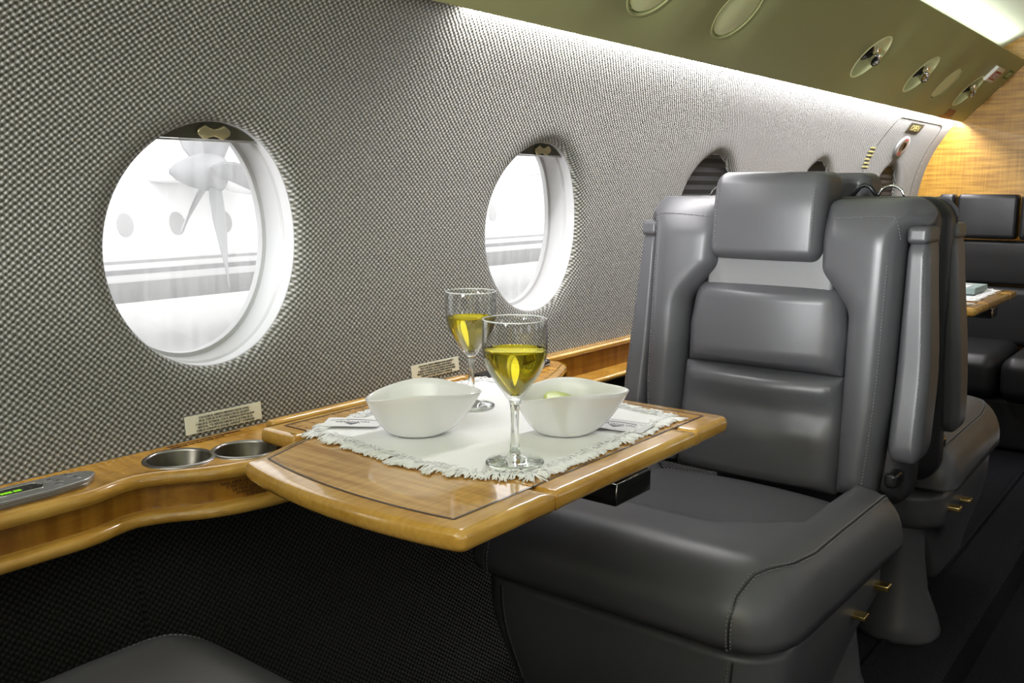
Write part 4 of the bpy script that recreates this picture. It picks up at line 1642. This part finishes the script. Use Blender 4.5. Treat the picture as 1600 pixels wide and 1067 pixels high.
    V, Fc = puff(o, 0.112, 0.075, lambda a, b, h: (a + 0.018 * sin(pi * max(0, min(1, (h + 0.16) / 0.16))) * sstep(0.45, 0.55, a), b, 0.472 + h),
                 lambda a, b, e: -0.050 * pan(a, b) + 0.010 * pan(a, b) * (1 - (b / 0.2) ** 2) - 0.020 * sstep(0.16, -0.02, a) * sstep(0.15, 0.25, abs(b)) * 0.6
                 + 0.0012 * noise.noise(Vector((a * 14, b * 10, 7))), step=0.016, rad=[0.10, 0.10, 0.05, 0.05], rings=9, rh=0.095)
    cu = obj('seat_cushion', V, Fc, L, t, local=True)
    SEAM = [(0.0, 0.270, 0.455), (0.10, 0.274, 0.460), (0.26, 0.276, 0.465), (0.37, 0.276, 0.465), (0.44, 0.266, 0.465), (0.488, 0.246, 0.465), (0.520, 0.230, 0.460),
            (0.555, 0.222, 0.44), (0.585, 0.220, 0.41), (0.60, 0.222, 0.36), (0.60, 0.226, 0.325)]
    for s in (-1, 1):
        for d in (-0.004, 0.004):
            pts = [(a_ + d * 0.4 if a_ > 0.5 else a_, s * (b_ + d), c_) for a_, b_, c_ in SEAM]
            stitch(cu, cu, pts)
        crease(cu, cu, [(a_, s * b_, c_) for a_, b_, c_ in SEAM], 0.0014, 60)
    # skirt below the cushion
    def skf(p):
        q = Vector(p)
        k = sstep(0.30, 0.06, q.z)
        q.x = 0.26 + (q.x - 0.26) * (1 - 0.18 * k)
        q.y *= (1 - 0.16 * k)
        q.z += 0.15 * k * sstep(0.20, 0.02, p[0])
        return q
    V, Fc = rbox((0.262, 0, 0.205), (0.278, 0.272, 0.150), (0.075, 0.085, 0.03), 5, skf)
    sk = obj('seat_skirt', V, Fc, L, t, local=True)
    for s in (-1, 1):
        crease(sk, sk, [(0.55, s * 0.215, 0.33), (0.56, s * 0.212, 0.25), (0.55, s * 0.205, 0.15), (0.52, s * 0.20, 0.08)], 0.0018)
        stitch(sk, sk, [(0.55, s * 0.209, 0.33), (0.56, s * 0.206, 0.25), (0.55, s * 0.199, 0.15), (0.52, s * 0.194, 0.08)])
    # base fairing and floor foot
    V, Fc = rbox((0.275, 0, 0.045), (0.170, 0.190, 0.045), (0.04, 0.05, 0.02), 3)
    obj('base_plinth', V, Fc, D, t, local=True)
    V, Fc = lathe([(0.045, 0.26), (0.050, 0.18), (0.062, 0.10), (0.086, 0.04), (0.094, 0.012), (0.092, 0.0), (0, 0.0)], (0.050, 0.185, 0), 32)
    obj('foot_fairing', V, Fc, L, t, local=True)
    V, Fc = lathe([(0.045, 0.26), (0.050, 0.18), (0.062, 0.10), (0.086, 0.04), (0.094, 0.012), (0.092, 0.0), (0, 0.0)], (0.050, -0.185, 0), 32)
    obj('foot_fairing', V, Fc, L, t, local=True)
    # cover of the recline joint, release levers
    for s in (-1, 1):
        V, Fc = rbox((-0.030, s * 0.262, 0.468), (0.026, 0.012, 0.014), 0.008, 4)
        obj('hinge_cover', V, Fc, MAT['black_gloss'], t, local=True)
        V, Fc = rbox((0.075, s * 0.279, 0.300), (0.011, 0.018, 0.006), 0.003, 3)
        obj('release_lever', V, Fc, MAT['brass'], t, local=True, label='brass release lever')
        V, Fc = rbox((0.190, s * 0.278, 0.288), (0.012, 0.016, 0.004), 0.002, 3)
        obj('release_lever', V, Fc, MAT['brass'], t, local=True, label='brass release lever')
    # belt buckle end lying beside the cushion
    # hanger loops on top of the shell
    for (yy, kind) in ((0.135, 0), (0.185, 1)):
        base = tilt((-0.12, yy, 0.978))
        if kind == 0:
            pts = [base + Vector((0, -0.026, 0)), base + Vector((0, -0.010, 0.020)), base + Vector((0, 0.0, 0.024)), base + Vector((0, 0.010, 0.020)), base + Vector((0, 0.026, 0))]
            V, Fc = tube(pts, 0.0045, 8)
        else:
            pts = [base + Vector((0, 0.024 * cos(pi * k / 10), 0.022 * sin(pi * k / 10))) for k in range(11)]
            V, Fc = tube(pts, 0.0028, 8)
        obj('hanger_loop', V, Fc, MAT['black'] if kind == 0 else MAT['chrome'], t, local=True)
    return t


def place(o, loc, rotz):
    o.location = loc
    o.rotation_euler = (0, 0, rotz)


def copy_tree(o, parent=None):
    c = o.copy()
    COL.objects.link(c)
    if parent: c.parent = parent
    for ch in list(o.children): copy_tree(ch, c)
    return c


SEAT_Y = 0.725
seat = make_seat('large black leather seat with headrest beyond the near maple table')
seat2 = copy_tree(seat)
seat2['label'] = 'black leather seat standing back to back behind the large seat'
seat0 = copy_tree(seat)
seat0['label'] = 'dark leather seat cushion corner under the near table at the bottom of the picture'
place(seat, (1.70, SEAT_Y, 0), pi)
place(seat2, (2.068, SEAT_Y, 0), 0)
place(seat0, (0.07, 0.735, 0), 0)

# ------------------------------------------------------------------ second table with its placemat, and the bench at the bulkhead
DX = 2.20
table2 = copy_tree(table)
table2['label'] = 'second maple table seen beyond the large seat in front of the bench'
table2.location.x += DX
placemat2 = copy_tree(placemat)
placemat2['label'] = 'fringed placemat on the far maple table before the bench'
placemat2.location.x += DX
t = thing('booklet', 'pale blue booklet lying on the far placemat', 'booklet', (3.26, 0.70, TOP))
V, Fc = rbox((3.26, 0.71, TOP + 0.012), (0.09, 0.065, 0.010), 0.003, 2)
obj('cover', V, Fc, MAT['booklet'], t)
V, Fc = rbox((3.22, 0.69, TOP + 0.0225), (0.035, 0.02, 0.001), 0.0005, 1)
obj('label_strip', V, Fc, MAT['paper_white'], t)

bench = thing('bench_seat', 'wide black leather bench with headrest pads against the wood bulkhead', 'bench', (4.25, 0.65, 0.0))
xb = 4.32
for k, (y0, y1) in enumerate(((1.04, 0.975), (0.965, 0.735), (0.725, 0.495), (0.485, 0.30))):
    V, Fc = rbox((xb - 0.01, (y0 + y1) / 2, 0.880), (0.045, abs(y0 - y1) / 2, 0.092), (0.02, 0.014, 0.02), 4)
    obj('headrest_pad', V, Fc, MAT['leather_dark'], bench)
V, Fc = rbox((xb + 0.02, 0.67, 0.690), (0.05, 0.385, 0.092), (0.02, 0.02, 0.016), 4)
obj('back_panel', V, Fc, MAT['leather_dark'], bench)
V, Fc = rbox((xb + 0.00, 0.67, 0.470), (0.06, 0.385, 0.122), (0.03, 0.03, 0.03), 4)
obj('lumbar_pad', V, Fc, MAT['leather_dark'], bench)
for (y0, y1) in ((0.98, 0.68), (0.67, 0.36)):
    V, Fc = rbox((xb - 0.27, (y0 + y1) / 2, 0.29), (0.26, abs(y0 - y1) / 2, 0.085), (0.06, 0.05, 0.05), 4)
    obj('bench_cushion', V, Fc, MAT['leather_dark'], bench)
V, Fc = rbox((xb - 0.20, 0.66, 0.105), (0.24, 0.300, 0.10), 0.02, 3)
obj('bench_base', V, Fc, MAT['leather_dark'], bench)

# ------------------------------------------------------------------ outside: apron and the parked aircraft
V = [(-60, 1.9, -1.35), (90, 1.9, -1.35), (90, 120, -1.35), (-60, 120, -1.35)]
obj('ground', V, [(0, 1, 2, 3)], MAT['apron'], None, smooth=False, kind='structure')

YF = 13.2
ac = thing('parked_aircraft', 'white propeller aircraft with grey stripes parked outside the round windows', 'aircraft', (11.0, YF, -1.35))
fr_, fz = 1.05, 0.35
def fus_pt(x, a, dr=0.0):
    k = 1.0
    if x < 2.0: k = sqrt(max(0.02, 1 - ((2.0 - x) / 6.0) ** 2))
    if x > 20: k = max(0.1, 1 - (x - 20) / 9.0)
    return Vector((x, YF - (fr_ * k + dr) * cos(a), fz + (fr_ * k + dr) * sin(a)))


def fus_strip(x0, x1, a0, a1, dr, nx=40, na=10):
    V, Fc = [], []
    for i in range(nx + 1):
        for j in range(na + 1):
            V.append(fus_pt(x0 + (x1 - x0) * i / nx, a0 + (a1 - a0) * j / na, dr))
    for i in range(nx):
        for j in range(na):
            a = i * (na + 1) + j
            Fc.append((a, a + 1, a + na + 2, a + na + 1))
    return V, Fc


V, Fc = fus_strip(-3.8, 28.0, -pi / 2, 1.5 * pi, 0.0, 60, 48)
obj('fuselage', V, Fc, MAT['plane_white'], ac)


def za(z): return math.asin(max(-1, min(1, (z - fz) / fr_)))


for (z0, z1, m) in ((-0.035, 0.005, 'plane_light'), (-0.195, -0.125, 'plane_grey'), (-0.68, -0.315, 'plane_light')):  # widest band is belly shade put into colour, the others are livery stripes
    V, Fc = fus_strip(-3.0, 24.0, za(z0), za(z1), 0.006, 50, 6)
    obj('stripe', V, Fc, MAT[m], ac)
for k in range(14):
    xw = 4.45 + 0.80 * k
    V, Fc = [], []
    n = 20
    for j in range(n):
        a = 2 * pi * j / n
        z = 0.50 + 0.165 * sin(a)
        V.append(fus_pt(xw + 0.125 * cos(a), za(z), 0.010))
    V.append(fus_pt(xw, za(0.50), 0.016))
    Fc = [(j, (j + 1) % n, n) for j in range(n)]
    obj('cabin_window', V, Fc, MAT['plane_light'], ac)
# registration marks
p = fus_pt(16.9, za(1.28), 0.02)
xd = Vector((1, 0, 0))
ydv = (fus_pt(16.9, za(1.30), 0.02) - fus_pt(16.9, za(1.26), 0.02)).normalized()
text_mesh('lettering', '-33', 0.62, p - ydv * 0.12, xd, ydv, MAT['plane_light'], ac, 'LEFT', 0.002, 1.0)
# wing and nacelle, propeller
hub = Vector((5.86, 8.6, 1.17))
V, Fc = rbox((8.2, 10.4, 1.14), (0.8, 2.6, 0.06), (0.3, 0.3, 0.05), 4)
obj('wing', V, Fc, MAT['plane_white'], ac)
ax_ = Vector((-0.974, 0.225, 0.0)).normalized()
hu = Vector((0, 0, 1))
hv = ax_.cross(hu).normalized()
V, Fc = lathe([(0.17, -0.10), (0.21, -0.20), (0.27, -0.6), (0.30, -1.2), (0.26, -2.2), (0.12, -3.2), (0, -3.4)], hub, 32, (hv, hu, ax_))
obj('nacelle', V, Fc, MAT['plane_white'], ac)
V, Fc = lathe([(0.20, -0.08), (0.205, 0.0), (0.19, 0.12), (0.15, 0.26), (0.09, 0.38), (0.03, 0.45), (0, 0.46)], hub, 32, (hv, hu, ax_))
obj('spinner', V, Fc, MAT['plane_grey'], ac)
rgt = Vector((0.85, -0.53, 0))
if hv.dot(rgt) < 0: hv = -hv
for k in range(5):
    an = radians(-76 + 72 * k)
    d = hv * cos(an) + hu * sin(an)
    side = ax_.cross(d).normalized()
    V, Fc = [], []
    sec = [(0.12, 0.09, 0.035), (0.30, 0.14, 0.028), (0.55, 0.18, 0.020), (0.80, 0.175, 0.014), (1.05, 0.13, 0.010), (1.20, 0.065, 0.007), (1.26, 0.016, 0.003)]
    for (r, ch, th) in sec:
        tw = radians(62 - 34 * r)
        cdir = side * cos(tw) + ax_ * sin(tw)
        ndir = d.cross(cdir).normalized()
        for j in range(10):
            a = 2 * pi * j / 10
            V.append(hub + d * r + cdir * (ch * cos(a)) + ndir * (th * sin(a)))
    n = 10
    for i in range(len(sec) - 1):
        for j in range(n):
            Fc.append((i * n + j, i * n + (j + 1) % n, (i + 1) * n + (j + 1) % n, (i + 1) * n + j))
    Fc.append([(len(sec) - 1) * n + j for j in range(n)])
    obj('propeller_blade', V, Fc, MAT['plane_grey'], ac)
for (x, y) in ((13.2, YF - 1.2), (13.2, YF + 1.2), (1.0, YF)):
    V, Fc = tube([(x, y, -0.2), (x, y, -1.1)], 0.06, 10)
    obj('landing_leg', V, Fc, MAT['plane_light'], ac)
    V, Fc = lathe([(0, -0.08), (0.18, -0.08), (0.24, -0.05), (0.25, 0), (0.24, 0.05), (0.18, 0.08), (0, 0.08)], (x, y, -1.10), 24, (Vector((1, 0, 0)), Vector((0, 0, 1)), Vector((0, 1, 0))))
    obj('wheel', V, Fc, MAT['plane_grey'], ac)
